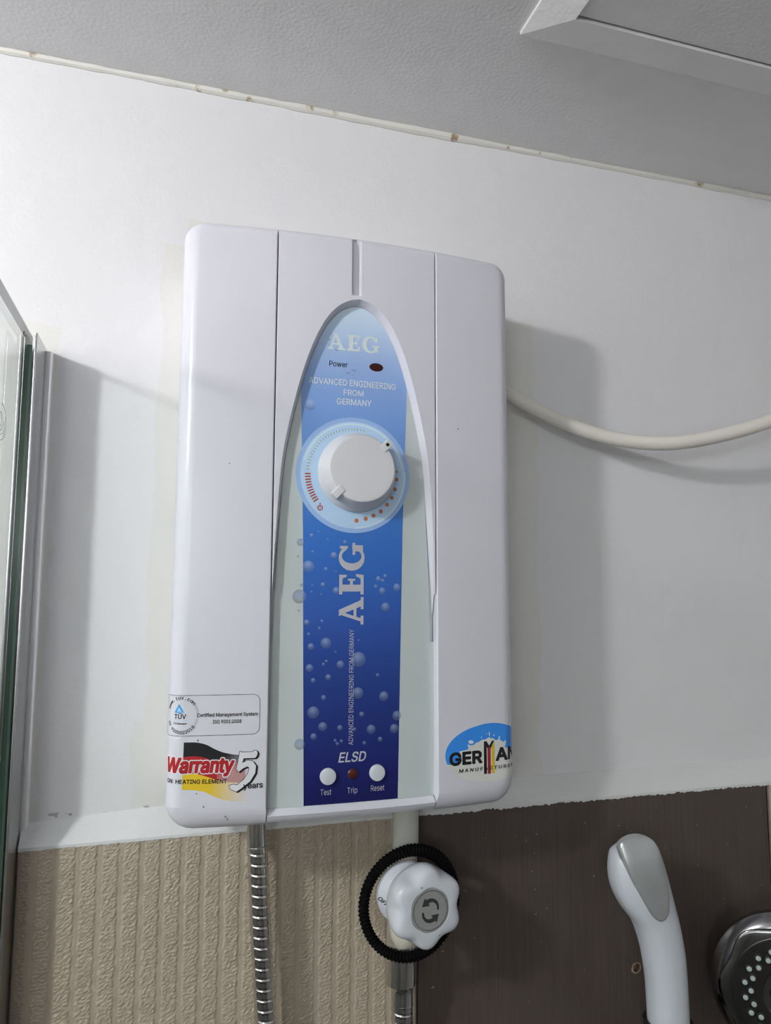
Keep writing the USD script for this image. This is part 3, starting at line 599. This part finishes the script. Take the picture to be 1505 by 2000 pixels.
# ---- stickers, wrapped round the rounded sides of the heater
def wrap(V):
    """Flat sticker coordinates to the heater's front, following its rounded side edges."""
    V = np.array(V, float); x = V[:, 0]; out = V.copy(); lift = -DF - V[:, 1]
    for s, edge in ((-1, RF), (1, W - RF)):
        d = (x - edge) * s; m = d > 0
        a = np.clip(d / RF, 0, math.pi / 2); rest = np.clip(d - RF * math.pi / 2, 0, None)
        rr = RF + lift
        out[m, 0] = (edge + s * rr * np.sin(a))[m]
        out[m, 1] = (-(DF - RF) - rr * np.cos(a) + rest)[m]
    return warp(out)
def stick(name, t, m, parent, label=None, cd=None, size=0.0010):
    if size: t = fine(t, size)
    return part(name, trimesh.Trimesh(wrap(t.vertices), t.faces, process=False), M[m], parent, smooth=40 if cd is None else False, label=label, cd=cd)
def flat(shape, level): return place(extr(shape, 0.0001), 0, 0, level, -DF)
def letters(text, cap, x, z, width=None, bold=False, align='l', level=0.0003, shear=0.0, ang=0):
    return place(word(text, cap, width, bold, align), x, z, level, -DF, ang=ang, shear=shear)
M['sticker'] = plain('clear_sticker', (0.690, 0.690, 0.740), 0.2)

# certificate sticker
outline = sbox(-0.006, 1.8293, 0.0552, 1.8540).buffer(-0.0045).buffer(0.0045, 8)
cs = stick('certificate_sticker', flat(outline, 0.00004), 'sticker', heater, 'outlined certificate sticker, low on the left panel')
stick('border_line', flat(outline.difference(outline.buffer(-0.0003)), 0.00016), 'grey_ink', cs)
TX, TZc = 0.0078, 1.8419
stick('lettering', letters('TUV', 0.0027, TX - 0.0045, 1.8398, 0.0073, True), 'black', cs)
stick('lettering', flat(unary_union([Point(TX - 0.0013, 1.8430).buffer(0.0003), Point(TX - 0.0003, 1.8430).buffer(0.0003)]), 0.0003), 'black', cs)
tri_o = Polygon([(TX - 0.0015, 1.8482), (TX - 0.0040, 1.8436), (TX + 0.0012, 1.8436)])
stick('triangle_emblem', flat(tri_o.buffer(0.0003).difference(tri_o.buffer(-0.0007)), 0.00022), 'blue_ink', cs, 'small blue triangle emblem')
stick('triangle_emblem', flat(tri_o.buffer(-0.0007).union(LineString([(TX - 0.0024, 1.8441), (TX + 0.0014, 1.8438)]).buffer(0.0003)), 0.00022), 'pale_blue_ink', cs)
stick('blue_line', flat(sbox(TX - 0.0052, 1.8386, TX + 0.0035, 1.8389), 0.00022), 'pale_blue_ink', cs)
stick('lettering', letters('TÜV Rheinland', 0.0010, TX - 0.0052, 1.8364, 0.0082, True), 'mid_ink', cs)
def ring_text(text, r, a_mid, cap, outward=True, span=None, bold=True):
    n = len(text); a = np.linspace(-span / 2, span / 2, n); out = []
    for ch, d in zip(text, a):
        if ch == ' ': continue
        th = math.radians(a_mid - d if outward else a_mid + d); cx, cz = TX + r * math.cos(th) * 0.92, TZc + r * math.sin(th)
        out.append(letters(ch, cap, cx, cz, None, bold, 'c', ang=math.degrees(th) + (-90 if outward else 90)))
    return cat(*out)
stick('lettering', ring_text('www.tuv.com', 0.0096, 99, 0.0021, True, 112), 'black', cs)
stick('lettering', ring_text('ID 9105022018', 0.0114, 261, 0.0019, False, 112), 'mid_ink', cs)
ringt = [LineString([(TX + r * 0.92 * math.cos(math.radians(a)), TZc + r * math.sin(math.radians(a))) for r in (0.0099, 0.0112)]).buffer(0.00012, 1) for a in np.arange(-42, 34, 3.2)]
stick('ring_marks', flat(unary_union(ringt), 0.00022), 'pale_ink', cs, 'faint grey marks at the right of the ring')
stick('lettering', letters('Certified Management System', 0.00205, 0.0171, 1.8408, 0.0368, True), 'black', cs)
stick('lettering', letters('ISO 9001:2008', 0.00205, 0.0266, 1.8366, 0.0173, True), 'black', cs)

# warranty sticker
ws = stick('warranty_sticker', flat(sbox(-0.004, 1.7868, 0.0590, 1.8275).buffer(-0.003).buffer(0.003), 0.00004), 'sticker', heater, 'clear warranty sticker with wavy black, red and yellow flag')
mm = lambda L: [(x / 1000, z / 1000) for x, z in L]
def curve(pts, n=26):
    p = np.array(mm(pts)); xs = np.linspace(p[0, 0], p[-1, 0], n); return list(zip(xs, PchipInterpolator(p[:, 0], p[:, 1])(xs)))
btop = curve([(9.8, 1825.6), (16.0, 1825.5), (22.3, 1824.2), (28.8, 1820.9), (34.2, 1818.7), (43.0, 1817.2)])
bbot = curve([(9.7, 1816.8), (15.7, 1817.2), (22.0, 1816.3), (27.9, 1813.8), (33.3, 1812.8), (43.0, 1813.0)])
rbot = curve([(9.6, 1807.1), (16.0, 1806.9), (24.0, 1804.8), (29.3, 1802.9), (34.7, 1801.5), (47.0, 1800.2)])
ybot = curve([(9.5, 1797.5), (16.3, 1797.1), (22.1, 1796.1), (28.5, 1793.0), (35.0, 1790.6), (42.5, 1789.3), (52.0, 1790.6)])
black_f = Polygon(btop + bbot[::-1]); red_f = Polygon(bbot + [(0.047, 1.813)] + rbot[::-1]); yel_f = Polygon(rbot + [(0.052, 1.7999)] + ybot[::-1])
def hatch_fade(poly, x0, sl=1.0):
    solid = poly.intersection(sbox(-1, 1, x0, 3))
    lines = []
    for k in range(96):
        x = x0 - 0.036 + k * 0.00082; w = 0.00030 * min(max(1.15 - (x + 0.022 - x0) / 0.030, 0.5), 1.1)
        lines.append(LineString([(x, 1.795), (x + sl * 0.034, 1.829)]).buffer(w, 1))
    return solid.union(poly.intersection(sbox(x0 - 0.0002, 1, 1, 3)).intersection(unary_union(lines)))
stick('flag_stripe', flat(hatch_fade(black_f, 0.0285), 0.00012), 'black', ws, 'black flag stripe fading into hatching')
stick('flag_stripe', flat(hatch_fade(red_f, 0.0300), 0.00012), 'red_ink', ws, 'red flag stripe fading into hatching')
yt = fine(flat(yel_f, 0.00012), 0.0012)
fade = np.clip((yt.vertices[:, 0] - 0.026) / 0.024, 0, 1)[:, None]
yt2 = trimesh.Trimesh(wrap(yt.vertices), yt.faces, process=False)
part('flag_stripe', yt2, M['vertex'], ws, label='yellow flag stripe paling to the right', cd=np.array([[0.78, 0.54, 0.03]]) * (1 - fade) + np.array([[0.690, 0.690, 0.740]]) * fade)
def glyph_shape(t):
    fs = [Polygon(t.vertices[f][:, :2]).buffer(1e-6) for f in t.faces if abs(t.face_normals[0][2]) >= 0]
    return unary_union([p for p in fs if p.area > 1e-10])
def heavy(text, cap, width, x, z, shear, grow, ang=0.0):
    t = word(text, cap, width, True); p = glyph_shape(t)
    p = affinity.affine_transform(p, [1, shear, 0, 1, 0, 0]).buffer(grow)
    return affinity.translate(affinity.rotate(p, ang, origin=(0, 0)), x, z)
war = heavy('Warranty', 0.0082, 0.0412, -0.0020, 1.8080, 0.12, 0.00036, -0.8)
stick('lettering', flat(war.buffer(0.00065).simplify(0.00003), 0.00022), 'white_ink', ws, 'white outline of the red word Warranty')
stick('lettering', flat(war.simplify(0.00002), 0.00034), 'red_ink', ws, 'bold red word Warranty')
stick('lettering', letters('ON  HEATING ELEMENT', 0.0024, -0.0012, 1.8013, 0.0372, True, level=0.00034, ang=-1.2), 'black', ws)
five = Polygon(mm([(43.6, 1819.2), (44.2, 1818.6), (51.3, 1818.5), (52.2, 1819.4), (53.4, 1819.3), (54.0, 1818.0), (53.6, 1816.2), (52.6, 1815.2), (45.6, 1815.2), (44.7, 1811.9), (48.2, 1813.5), (51.2, 1813.0), (53.2, 1810.3), (52.9, 1806.0), (49.9, 1801.2), (44.6, 1797.2), (41.8, 1795.4), (38.4, 1797.0), (37.6, 1798.8), (39.6, 1799.4), (42.4, 1799.0), (46.3, 1802.2), (48.6, 1805.6), (49.6, 1809.0), (48.4, 1810.3), (45.6, 1809.3), (42.9, 1807.2), (41.7, 1809.0), (42.6, 1813.0)])).buffer(0.0003).buffer(-0.0001)
stick('numeral', flat(unary_union([five.buffer(0.00030), affinity.translate(five, 0.0010, -0.0006).buffer(0.0002)]), 0.00040), 'black', ws, 'black shadow of the large numeral 5')
stick('numeral', flat(five, 0.00052), 'white_ink', ws, 'large slanted white numeral 5')
stick('lettering', letters('years', 0.0033, 0.0460, 1.7968, 0.0118, True, level=0.0006, ang=1.5), 'black', ws)

# oval maker sticker
OX, OZ = 0.2130, 1.8084
oval = affinity.translate(affinity.scale(Point(0, 0).buffer(1, 48), 0.0342, 0.0192), OX, OZ)
oval = oval.union(affinity.translate(affinity.scale(Point(0, 0).buffer(1, 48), 0.029, 0.0197), OX + 0.001, OZ))
ms = stick('maker_sticker', flat(oval, 0.00004), 'splash_white', heater, 'oval blue and white sticker wrapped round the right edge')
splash = Polygon([(0.170, 1.8028), (0.1787, 1.8028), (0.1862, 1.8024), (0.1915, 1.8046), (0.1897, 1.8107), (0.1932, 1.8110), (0.1966, 1.8117), (0.1959, 1.8149), (0.1984, 1.8140), (0.2007, 1.8141), (0.2026, 1.8155), (0.2046, 1.8158), (0.2072, 1.8171), (0.2097, 1.8171), (0.2132, 1.8186), (0.2139, 1.8175), (0.2159, 1.8176), (0.2184, 1.8158), (0.2206, 1.8166), (0.2238, 1.8146), (0.2266, 1.8142), (0.2254, 1.8107), (0.2280, 1.8098), (0.2315, 1.8093), (0.236, 1.8075), (0.241, 1.808), (0.26, 1.8060), (0.26, 1.84), (0.17, 1.84)])
stick('blue_print', flat(oval.buffer(-0.0003).intersection(splash), 0.00014), 'splash_blue', ms, 'blue upper half with splashed edge')
drops = [affinity.rotate(affinity.scale(Point(x / 1000, z / 1000).buffer(1), a, b), an) for x, z, a, b, an in ((198.6, 1816.2, 0.0021, 0.0012, -10), (206.9, 1818.6, 0.0003, 0.0008, 20), (213.0, 1820.6, 0.00045, 0.0014, 0), (211.0, 1820.8, 0.0003, 0.0005, 40), (216.8, 1819.3, 0.0004, 0.0007, -20), (221.0, 1817.4, 0.0006, 0.0012, -10), (225.8, 1814.8, 0.0006, 0.0005, 0))]
stick('splash_drops', flat(unary_union(drops), 0.00022), 'white_ink', ms, 'white splash drops')
stick('lettering', flat(heavy('GER', 0.0076, 0.0245, 0.1824, 1.8021, 0.0, 0.00032).simplify(0.00002), 0.0003), 'black', ms)
stick('lettering', flat(heavy('AN', 0.0078, 0.0185, 0.2182, 1.8025, 0.0, 0.00032).simplify(0.00002), 0.0003), 'black', ms)
stick('lettering', letters('M A N U F A C T U R E R', 0.0021, 0.1893, 1.7968, 0.0440, True, level=0.0005, shear=0.12), 'black', ms)
stick('letter_bar', flat(unary_union([sbox(0.2086, 1.7941, 0.2107, 1.8158), Polygon([(0.2086, 1.8158), (0.2107, 1.8158), (0.2129, 1.8126), (0.2150, 1.8158), (0.2168, 1.8158), (0.2139, 1.8108), (0.2115, 1.8108)])]), 0.0003), 'black', ms, 'black bar and arms of the letter M')
stick('letter_bar', flat(Polygon([(0.2115, 1.7940), (0.2138, 1.7940), (0.2138, 1.8110), (0.2127, 1.8124), (0.2115, 1.8110)]), 0.0004), 'dark_red_ink', ms, 'red bar of the letter M')
stick('letter_bar', flat(Polygon([(0.2147, 1.7940), (0.2170, 1.7940), (0.2170, 1.8150), (0.2147, 1.8118)]), 0.0003), 'flag_yellow', ms, 'yellow bar of the letter M')
# specks on the heater
for x, z, r in ((0.0226, 1.7870, 0.0004), (0.0357, 1.7806, 0.0004), (0.0369, 1.7790, 0.00035), (0.0183, 1.7950, 0.0003), (0.0180, 1.8266, 0.0004), (0.1905, 2.0330, 0.0004), (0.0325, 2.000, 0.0003)):
    stick('dirt_speck', flat(affinity.rotate(affinity.scale(Point(x, z).buffer(1, 3), r * 1.5, r), rng.uniform(0, 180)), 0.00006), 'grey_ink', heater, size=None)

# ------------------------------------------------------------------ supply cable
cp = np.array([[0.2, -0.012, 2.130], [0.2654, -0.016, 2.0867], [0.2933, -0.022, 2.0709], [0.3287, -0.028, 2.0564], [0.3597, -0.034, 2.0487], [0.4020, -0.046, 2.0449], [0.4467, -0.056, 2.0520], [0.4953, -0.066, 2.0667], [0.55, -0.067, 2.092], [0.61, -0.055, 2.127], [0.66, -0.03, 2.16], [0.69, -0.0075, 2.20], [0.695, -0.0075, 2.31]])
ts = np.concatenate([[0], np.cumsum(np.linalg.norm(np.diff(cp, axis=0), axis=1))])
cpath = CubicSpline(ts, cp)(np.linspace(ts[0] + 0.052, ts[-1], 150))
cpath = cpath[cpath[:, 0] > W + 0.0005]
cpath = np.vstack([[W + 0.0003, cpath[0, 1], cpath[0, 2] + (cpath[0, 0] - W) * 0.6], cpath])
p = sweep(cpath, 0.0061, 20)
part('power_cable', p, M['cable'], smooth=50)
tag(stage.GetPrimAtPath('/World/power_cable'), 'thick cream cable sagging from the right side of the heater', 'cable')

# ------------------------------------------------------------------ chrome outlet hose
hp = np.array([[0.0615, -0.034, 1.7715], [0.0619, -0.034, 1.7525], [0.0637, -0.034, 1.725], [0.0657, -0.034, 1.6911], [0.0682, -0.034, 1.6574], [0.0710, -0.034, 1.6241], [0.0745, -0.034, 1.59], [0.079, -0.034, 1.55], [0.085, -0.036, 1.48]])
th_ = np.concatenate([[0], np.cumsum(np.linalg.norm(np.diff(hp, axis=0), axis=1))]); hs = CubicSpline(th_, hp)
hose = thing('outlet_hose', 'ribbed chrome hose hanging straight down from the heater underside', 'hose', hp[0])
part('sleeve', sweep(hs(np.linspace(0.0003, 0.0300, 12)), [0.0066] + [0.0069] * 10 + [0.0066], 28), M['chrome'], hose, label='smooth chrome sleeve')
def spiral_hose(spline, s0, s1, r, pitch, depth, n=28, step=0.0005):
    s = np.arange(s0, s1, step); a = np.linspace(0, 2 * np.pi, n, endpoint=False)
    ph = (s[:, None] / pitch + a[None] / (2 * np.pi)) % 1.0
    R = r - depth * np.clip(1 - ph / 0.10, 0, 1) - depth * np.clip((ph - 0.93) / 0.07, 0, 1) + depth * 0.45 * np.exp(-((ph - 0.17) / 0.07) ** 2)
    return sweep(spline(s), R, n)
part('ribbed_hose', spiral_hose(hs, 0.0295, th_[-1], 0.0070, 0.0068, 0.0007), M['chrome'], hose, smooth=50, label='interlocked ribbed chrome hose')

# ------------------------------------------------------------------ inlet pipe, valve and inlet hose
VX, VZ, VY = 0.1675, 1.7050, -0.035
pipe = part('inlet_pipe', sweep([(0.1712, VY + 0.001, 1.7735), (0.1712, VY + 0.001, 1.755), (0.1710, VY + 0.001, 1.7290)], 0.0097, 28), M['pipe'])
tag(pipe, 'short cream plastic pipe between the heater underside and the valve', 'pipe')
valve = thing('shutoff_valve', 'white six-lobed shut-off valve under the heater with arrows on its knob', 'valve', (VX, VY, VZ))
vb = cat(lathe([(0.0095, 0), (0.0112, 0.001), (0.0112, 0.058), (0.0104, 0.066), (0.0104, 0.0665)], (0.1682, VY, 1.6640), (0, 0, 1), 32), lathe([(0.0125, -0.004), (0.0125, 0.012), (0.0115, 0.013)], (VX + 0.0006, VY, VZ), (0, -1, 0), 32))
part('valve_body', vb, M['valve_cream'], valve, label='cream valve body')
by = VY - 0.0124
bon = part('bonnet', lathe([(0.0205, 0), (0.0215, 0.001), (0.0212, 0.0040), (0.0165, 0.0100), (0.0100, 0.0112)], (VX - 0.0012, by, VZ), (0, -1, 0), 48), M['white_plastic'], valve, label='white conical bonnet')
bt = word('OFF', 0.0027, 0.0062, True, 'c')
def on_bonnet(t, ang_pos, r, rot):
    """Lettering on the bonnet's cone at radius r."""
    v = np.array(t.vertices); c, s = math.cos(math.radians(rot)), math.sin(math.radians(rot))
    x = v[:, 0] * c - v[:, 1] * s + r * math.cos(math.radians(ang_pos)); z = v[:, 0] * s + v[:, 1] * c + r * math.sin(math.radians(ang_pos))
    rr = np.hypot(x, z); hgt = 0.0040 + (0.0212 - rr) / (0.0212 - 0.0165) * 0.006
    return trimesh.Trimesh(np.stack([VX - 0.0012 + x, by - hgt - 0.0001 - np.where(v[:, 2] > 5e-5, 0.0001, 0), VZ + z], 1), t.faces, process=False)
part('lettering', on_bonnet(bt, 189, 0.0194, -38), M['black'], bon, smooth=False)
part('lettering', on_bonnet(extr(unary_union([Polygon([(-0.001, 0), (0.001, 0.001), (0.001, -0.001)]), LineString([(0.0026, -0.0024), (0.0026, -0.001), (0.0016, 0.0002)]).buffer(0.0003)]), 0.0001), 214, 0.0178, -38), M['black'], bon, smooth=False)
KA = np.array([0.10, -1.0, 0.02]); KA /= np.linalg.norm(KA)
kc = np.array([VX + 0.0030, by - 0.0100, VZ])
def lobes(th, r, h):
    k = np.clip((h - 0.004) / 0.019, 0, 1) ** 1.1 * np.clip((r - 0.0125) / 0.008, 0, 1)
    c = 0.5 - 0.5 * np.cos(6 * (th - math.radians(28)))
    return r * (1 - 0.175 * k * c ** 1.05)
kn = lathe([(0.012, -0.002), (0.0190, 0.0), (0.0222, 0.0022), (0.0248, 0.0062), (0.0260, 0.0100), (0.0267, 0.0140), (0.0269, 0.0175), (0.0266, 0.0200), (0.0258, 0.0220), (0.0246, 0.0234), (0.0228, 0.0243), (0.0205, 0.0248), (0.0170, 0.0250), (0.0146, 0.0250), (0.0142, 0.0243), (0.0060, 0.0243)], kc, KA, 144, lobes)
vk = part('knob', kn, M['white_plastic'], valve, smooth=40, label='glossy white six-lobed knob')
ku = np.cross([0, 0, 1.0], KA); ku /= np.linalg.norm(ku); kw = np.cross(KA, ku)
ku = -ku if ku[0] < 0 else ku; kw = -kw if kw[2] < 0 else kw
def on_knob(t, h, x=0.0, z=0.0):
    v = np.array(t.vertices); hh_ = h + np.where(v[:, 2] > 5e-5, 0.00012, 0)
    return trimesh.Trimesh(kc + KA * hh_[:, None] + (v[:, 0:1] + x) * ku + (v[:, 1:2] + z) * kw, t.faces, process=False)
kd = part('knob_disc', lathe([(0.0140, 0.0238), (0.0139, 0.0247), (0.0135, 0.0249), (0.004, 0.0249)], kc, KA, 48), M['disc'], valve, label='speckled grey disc on the knob')
part('rim_line', on_knob(extr(Point(0, 0).buffer(0.0126, 32).difference(Point(0, 0).buffer(0.0123, 32)), 0.0001), 0.02492), M['mid_ink'], kd, smooth=False)
def arrow(a0, a1, rev):
    r, w = 0.0052, 0.0025
    arc = LineString([(r * math.cos(math.radians(a)), r * math.sin(math.radians(a))) for a in np.linspace(a0, a1, 24)])
    wid = unary_union([Point(*c).buffer(w / 2 * (0.55 + 0.6 * k / 23), 6) for k, c in enumerate(arc.coords)])
    e = np.array(arc.coords[-1]); t = e - np.array(arc.coords[-2]); t /= np.linalg.norm(t); n = np.array([-t[1], t[0]])
    return wid.union(Polygon([e - n * 0.0032 - t * 0.0006, e + n * 0.0032 - t * 0.0006, e + t * 0.0040]))
part('arrow', on_knob(extr(arrow(-10, 128, 0), 0.0001), 0.02500, 0.0004, 0.0012), M['mid_ink'], kd, smooth=False)
part('arrow', on_knob(extr(arrow(178, 310, 0), 0.0001), 0.02500, -0.0004, -0.0014), M['mid_ink'], kd, smooth=False)
part('lettering', on_knob(word('H', 0.0016, None, False, 'c'), 0.02490, -0.0062, 0.0142), M['grey_ink'], vk, smooth=False)
part('dot_mark', on_knob(extr(affinity.rotate(affinity.scale(Point(0, 0).buffer(1, 8), 0.0011, 0.0007), 40), 0.0001), 0.02455, 0.0062, -0.0165), M['black'], vk, smooth=False, label='small black dot on the knob rim')
part('nut', lathe([(0.0100, 0), (0.0116, 0.0008), (0.0116, 0.006), (0.0106, 0.007)], (0.1680, VY, 1.6590), (0, 0, 1), 32), M['chrome'], valve, label='chrome nut')

inlet = thing('inlet_hose', 'chrome hose fitting below the white valve', 'hose', (VX, VY, 1.66))
part('fitting', lathe([(0.0100, 0), (0.0112, 0.0012), (0.0113, 0.0200), (0.0105, 0.0212)], (0.1676, VY, 1.6370), (0, 0, 1), 36), M['chrome'], inlet, label='wide chrome ferrule')
ip = np.array([[0.1680, VY, 1.6375], [0.1682, VY, 1.60], [0.1690, VY, 1.55], [0.1702, VY - 0.002, 1.48]])
ti = np.concatenate([[0], np.cumsum(np.linalg.norm(np.diff(ip, axis=0), axis=1))]); isp = CubicSpline(ti, ip)
part('sleeve', sweep(isp(np.linspace(0, 0.0135, 8)), [0.0095, 0.0085] + [0.0079] * 6, 28), M['chrome'], inlet)
part('ribbed_hose', spiral_hose(isp, 0.0132, ti[-1], 0.0077, 0.0062, 0.0008), M['chrome'], inlet, smooth=50)

# ------------------------------------------------------------------ black hair tie hung round the valve
n = 420; a = np.linspace(0, 2 * np.pi, n, endpoint=False)
tp = np.stack([0.1690 + 0.0337 * np.cos(a), -0.0512 + 0.0035 * np.sin(a) + 0.0015 * np.cos(2 * a), 1.6992 + 0.0342 * np.sin(a + 0.06)], 1)
tie = part('hair_tie', sweep(tp, 0.00385 + 0.0004 * np.sign(np.sin(84 * a)) * np.abs(np.sin(84 * a)) ** 0.6 + 0.0004 * np.cos(a - 0.6), 14, closed=True), M['black_cloth'], smooth=50)
tag(tie, 'black ribbed elastic hair tie looped behind the valve knob', 'hair tie')

# ------------------------------------------------------------------ white hand shower in its holder
shower = thing('hand_shower', 'white curved hand shower with a satin silver inlay, against the dark tile', 'hand shower', (0.37, -0.068, 1.56))
Lk = np.array([(1.520, .3500), (1.560, .3525), (1.597, .3529), (1.6215, .3523), (1.646, .3491), (1.661, .3455), (1.6713, .3412), (1.6778, .3358), (1.6862, .3299), (1.6964, .3255), (1.7083, .3238), (1.718, .3252), (1.7222, .3276), (1.7240, .3310), (1.7270, .3350), (1.7300, .3420)])
Rk = np.array([(1.520, .3782), (1.560, .3806), (1.5916, .3810), (1.6067, .3812), (1.6214, .3810), (1.6431, .3803), (1.6632, .3776), (1.6826, .3735), (1.698, .3698), (1.7146, .3656), (1.7193, .3640), (1.7215, .3608), (1.7240, .3555), (1.7270, .3500), (1.7300, .3460)])
fL, fR = PchipInterpolator(*Lk.T), PchipInterpolator(*Rk.T)
zr = np.concatenate([np.linspace(1.52, 1.715, 70), np.linspace(1.7165, 1.7300, 16)])
na = 48; aa = np.linspace(0, 2 * np.pi, na, endpoint=False)
y0 = -0.068
hf = PchipInterpolator([1.52, 1.65, 1.69, 1.705, 1.716, 1.7222, 1.7300], [0.0150, 0.0150, 0.0145, 0.0134, 0.0110, 0.0080, 0.0010])(zr)
hb = np.interp(zr, [1.52, 1.65, 1.70, 1.72, 1.7300], [0.0150, 0.0155, 0.0230, 0.0210, 0.0120])
rows = []
for z, f_, b_ in zip(zr, hf, hb):
    l, r = float(fL(z)), float(fR(z)); cx, w = (l + r) / 2, (r - l) / 2
    c, s = np.cos(aa), np.sin(aa); e = 0.86
    rows.append(np.stack([cx + w * np.sign(c) * np.abs(c) ** e, y0 + np.where(s < 0, f_, b_) * np.sign(s) * np.abs(s) ** e, np.full(na, z)], 1))
V = np.vstack(rows + [rows[0].mean(0)[None], rows[-1].mean(0)[None]]); F = []; m_ = len(rows)
k = np.arange(na); k2 = (k + 1) % na
for i in range(m_ - 1):
    F += np.stack([i * na + k, i * na + k2, (i + 1) * na + k2], 1).tolist() + np.stack([i * na + k, (i + 1) * na + k2, (i + 1) * na + k], 1).tolist()
F += np.stack([k2, k, np.full(na, m_ * na)], 1).tolist() + np.stack([(m_ - 1) * na + k, (m_ - 1) * na + k2, np.full(na, m_ * na + 1)], 1).tolist()
hbody = trimesh.Trimesh(V, np.array(F), process=False)
if hbody.volume < 0: hbody.invert()
part('handle', hbody, M['white_plastic'], shower, smooth=40, label='glossy white handle')
So = np.array([(326.4, 1729.4), (327.1, 1731.3), (330.7, 1733.9), (335.6, 1735.4), (339.2, 1735.8), (344.5, 1735.7), (349.5, 1734.5), (353.7, 1732.1), (357.7, 1727.1), (359.6, 1722.6), (360.3, 1719.3), (362.4, 1713.2), (363.4, 1708.2), (363.4, 1698.5), (362.4, 1691.5), (361.0, 1685.4), (358.2, 1679.4), (353.2, 1677.0), (348.9, 1678.7), (343.6, 1684.7), (335.8, 1698.4), (329.9, 1710.5), (326.0, 1726.2)]) / 1000
tt = np.linspace(0, 1, len(So) + 1)
so = CubicSpline(tt, np.vstack([So, So[:1]]), bc_type='periodic')(np.linspace(0, 1, 140, endpoint=False))
inl = Polygon(so).buffer(0)
vL, vR = PchipInterpolator([1.60, 1.646, 1.661, 1.6713, 1.6778, 1.6862, 1.6964, 1.7083, 1.716, 1.724, 1.745], [.3527, .3491, .3455, .3412, .3358, .3299, .3255, .3238, .3228, .3230, .3230]), PchipInterpolator([1.60, 1.6431, 1.6632, 1.6826, 1.698, 1.7146, 1.7193, 1.745], [.3812, .3803, .3776, .3735, .3698, .3656, .3646, .3610])
vh = PchipInterpolator([1.60, 1.65, 1.69, 1.705, 1.718, 1.730, 1.7395], [0.0150, 0.0150, 0.0145, 0.0136, 0.0118, 0.0080, 0.0025])
def inlay(shape, up_):
    """A thin shell that carries on the handle's rounded front past its top."""
    t = fine(extr(shape, 0.0001), 0.0014); v = np.array(t.vertices)
    l, r = vL(v[:, 1]), vR(v[:, 1]); u_ = np.clip(np.abs((v[:, 0] - (l + r) / 2) / ((r - l) / 2)), 0, 0.985)
    front = y0 - vh(v[:, 1]) * (1 - u_ ** (2 / 0.86)) ** (0.86 / 2)
    d = np.array([shape.exterior.distance(Point(*q)) for q in v[:, :2]])
    top = v[:, 2] > 5e-5
    v[:, 2], v[:, 1] = v[:, 1].copy(), np.where(top, front - up_ * np.clip(0.35 + d / 0.0016, 0, 1), front + 0.004)
    return trimesh.Trimesh(v, t.faces, process=False)
part('inlay', inlay(inl, 0.0012), M['satin'], shower, smooth=40, label='satin silver tear-shaped inlay')
holder = thing('shower_holder', 'black plastic cradle holding the foot of the hand shower', 'holder', (0.3668, -0.068, 1.55))
cr = (mf.Manifold.cylinder(0.036, 0.0176, 0.0180, 48) - mf.Manifold.cylinder(0.05, 0.0155, 0.0155, 48).translate([0, 0, -0.005])).translate([0.3668, -0.068, 1.5630])
part('cradle', cr, M['black_plastic'], holder)
part('arm', mf.Manifold.batch_hull([mf.Manifold.cylinder(0.020, 0.009, 0.009, 24).translate([0.3668, y, 1.536]) for y in (-0.0205, -0.044)]), M['black_plastic'], holder)
part('wall_plate', rbox(0.349, 0.385, -0.0200, -0.0121, 1.49, 1.558, 0.002), M['black_plastic'], holder)

# ------------------------------------------------------------------ chrome shower head at the lower right corner
FA = np.array([-0.605, -0.796, 0.02]); FA /= np.linalg.norm(FA)
FC = np.array([0.4672, -0.085, 1.6090])
head = thing('showerhead', 'round chrome shower head with scalloped face, cut by the right edge', 'shower head', FC)
hc = FC - FA * 0.034
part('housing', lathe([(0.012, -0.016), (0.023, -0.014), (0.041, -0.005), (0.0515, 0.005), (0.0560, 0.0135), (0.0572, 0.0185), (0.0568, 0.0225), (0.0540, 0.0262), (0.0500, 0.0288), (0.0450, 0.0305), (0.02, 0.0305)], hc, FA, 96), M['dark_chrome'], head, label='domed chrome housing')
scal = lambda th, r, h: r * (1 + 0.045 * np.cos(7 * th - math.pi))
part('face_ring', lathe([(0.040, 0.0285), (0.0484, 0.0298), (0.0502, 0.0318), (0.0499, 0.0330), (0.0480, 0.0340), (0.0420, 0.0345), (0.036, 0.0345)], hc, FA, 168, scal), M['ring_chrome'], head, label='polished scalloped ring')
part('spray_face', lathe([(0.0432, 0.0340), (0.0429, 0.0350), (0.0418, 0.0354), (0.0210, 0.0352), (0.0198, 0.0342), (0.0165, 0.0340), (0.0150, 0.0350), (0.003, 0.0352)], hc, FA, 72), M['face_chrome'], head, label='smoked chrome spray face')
fu = np.cross([0, 0, 1.0], FA); fu /= np.linalg.norm(fu); fv = np.cross(FA, fu)
for r, off in ((0.0336, 0.0), (0.0290, 0.5)):
    for q in range(19):
        a_ = 2 * np.pi * (q + off) / 19
        c_ = hc + FA * 0.0353 + r * (math.cos(a_) * fu + math.sin(a_) * fv)
        nz = part('nozzle', lathe([(0.0020, 0), (0.0020, 0.0006), (0.0016, 0.0009), (0.0015, 0.0014), (0.0008, 0.0016)], c_, FA, 14), M['rubber'], head)
        part('nozzle_ring', lathe([(0.0030, 0), (0.0030, 0.0003), (0.0022, 0.00045)], c_, FA, 14), M['black_plastic'], nz)
neck = hc - FA * 0.014
part('neck', sweep([neck, neck - FA * 0.015 + np.array([0, 0, -0.006]), neck + np.array([0.012, 0.012, -0.03]), neck + np.array([0.014, 0.012, -0.09])], [0.013, 0.012, 0.0115, 0.0115], 24), M['dark_chrome'], head)
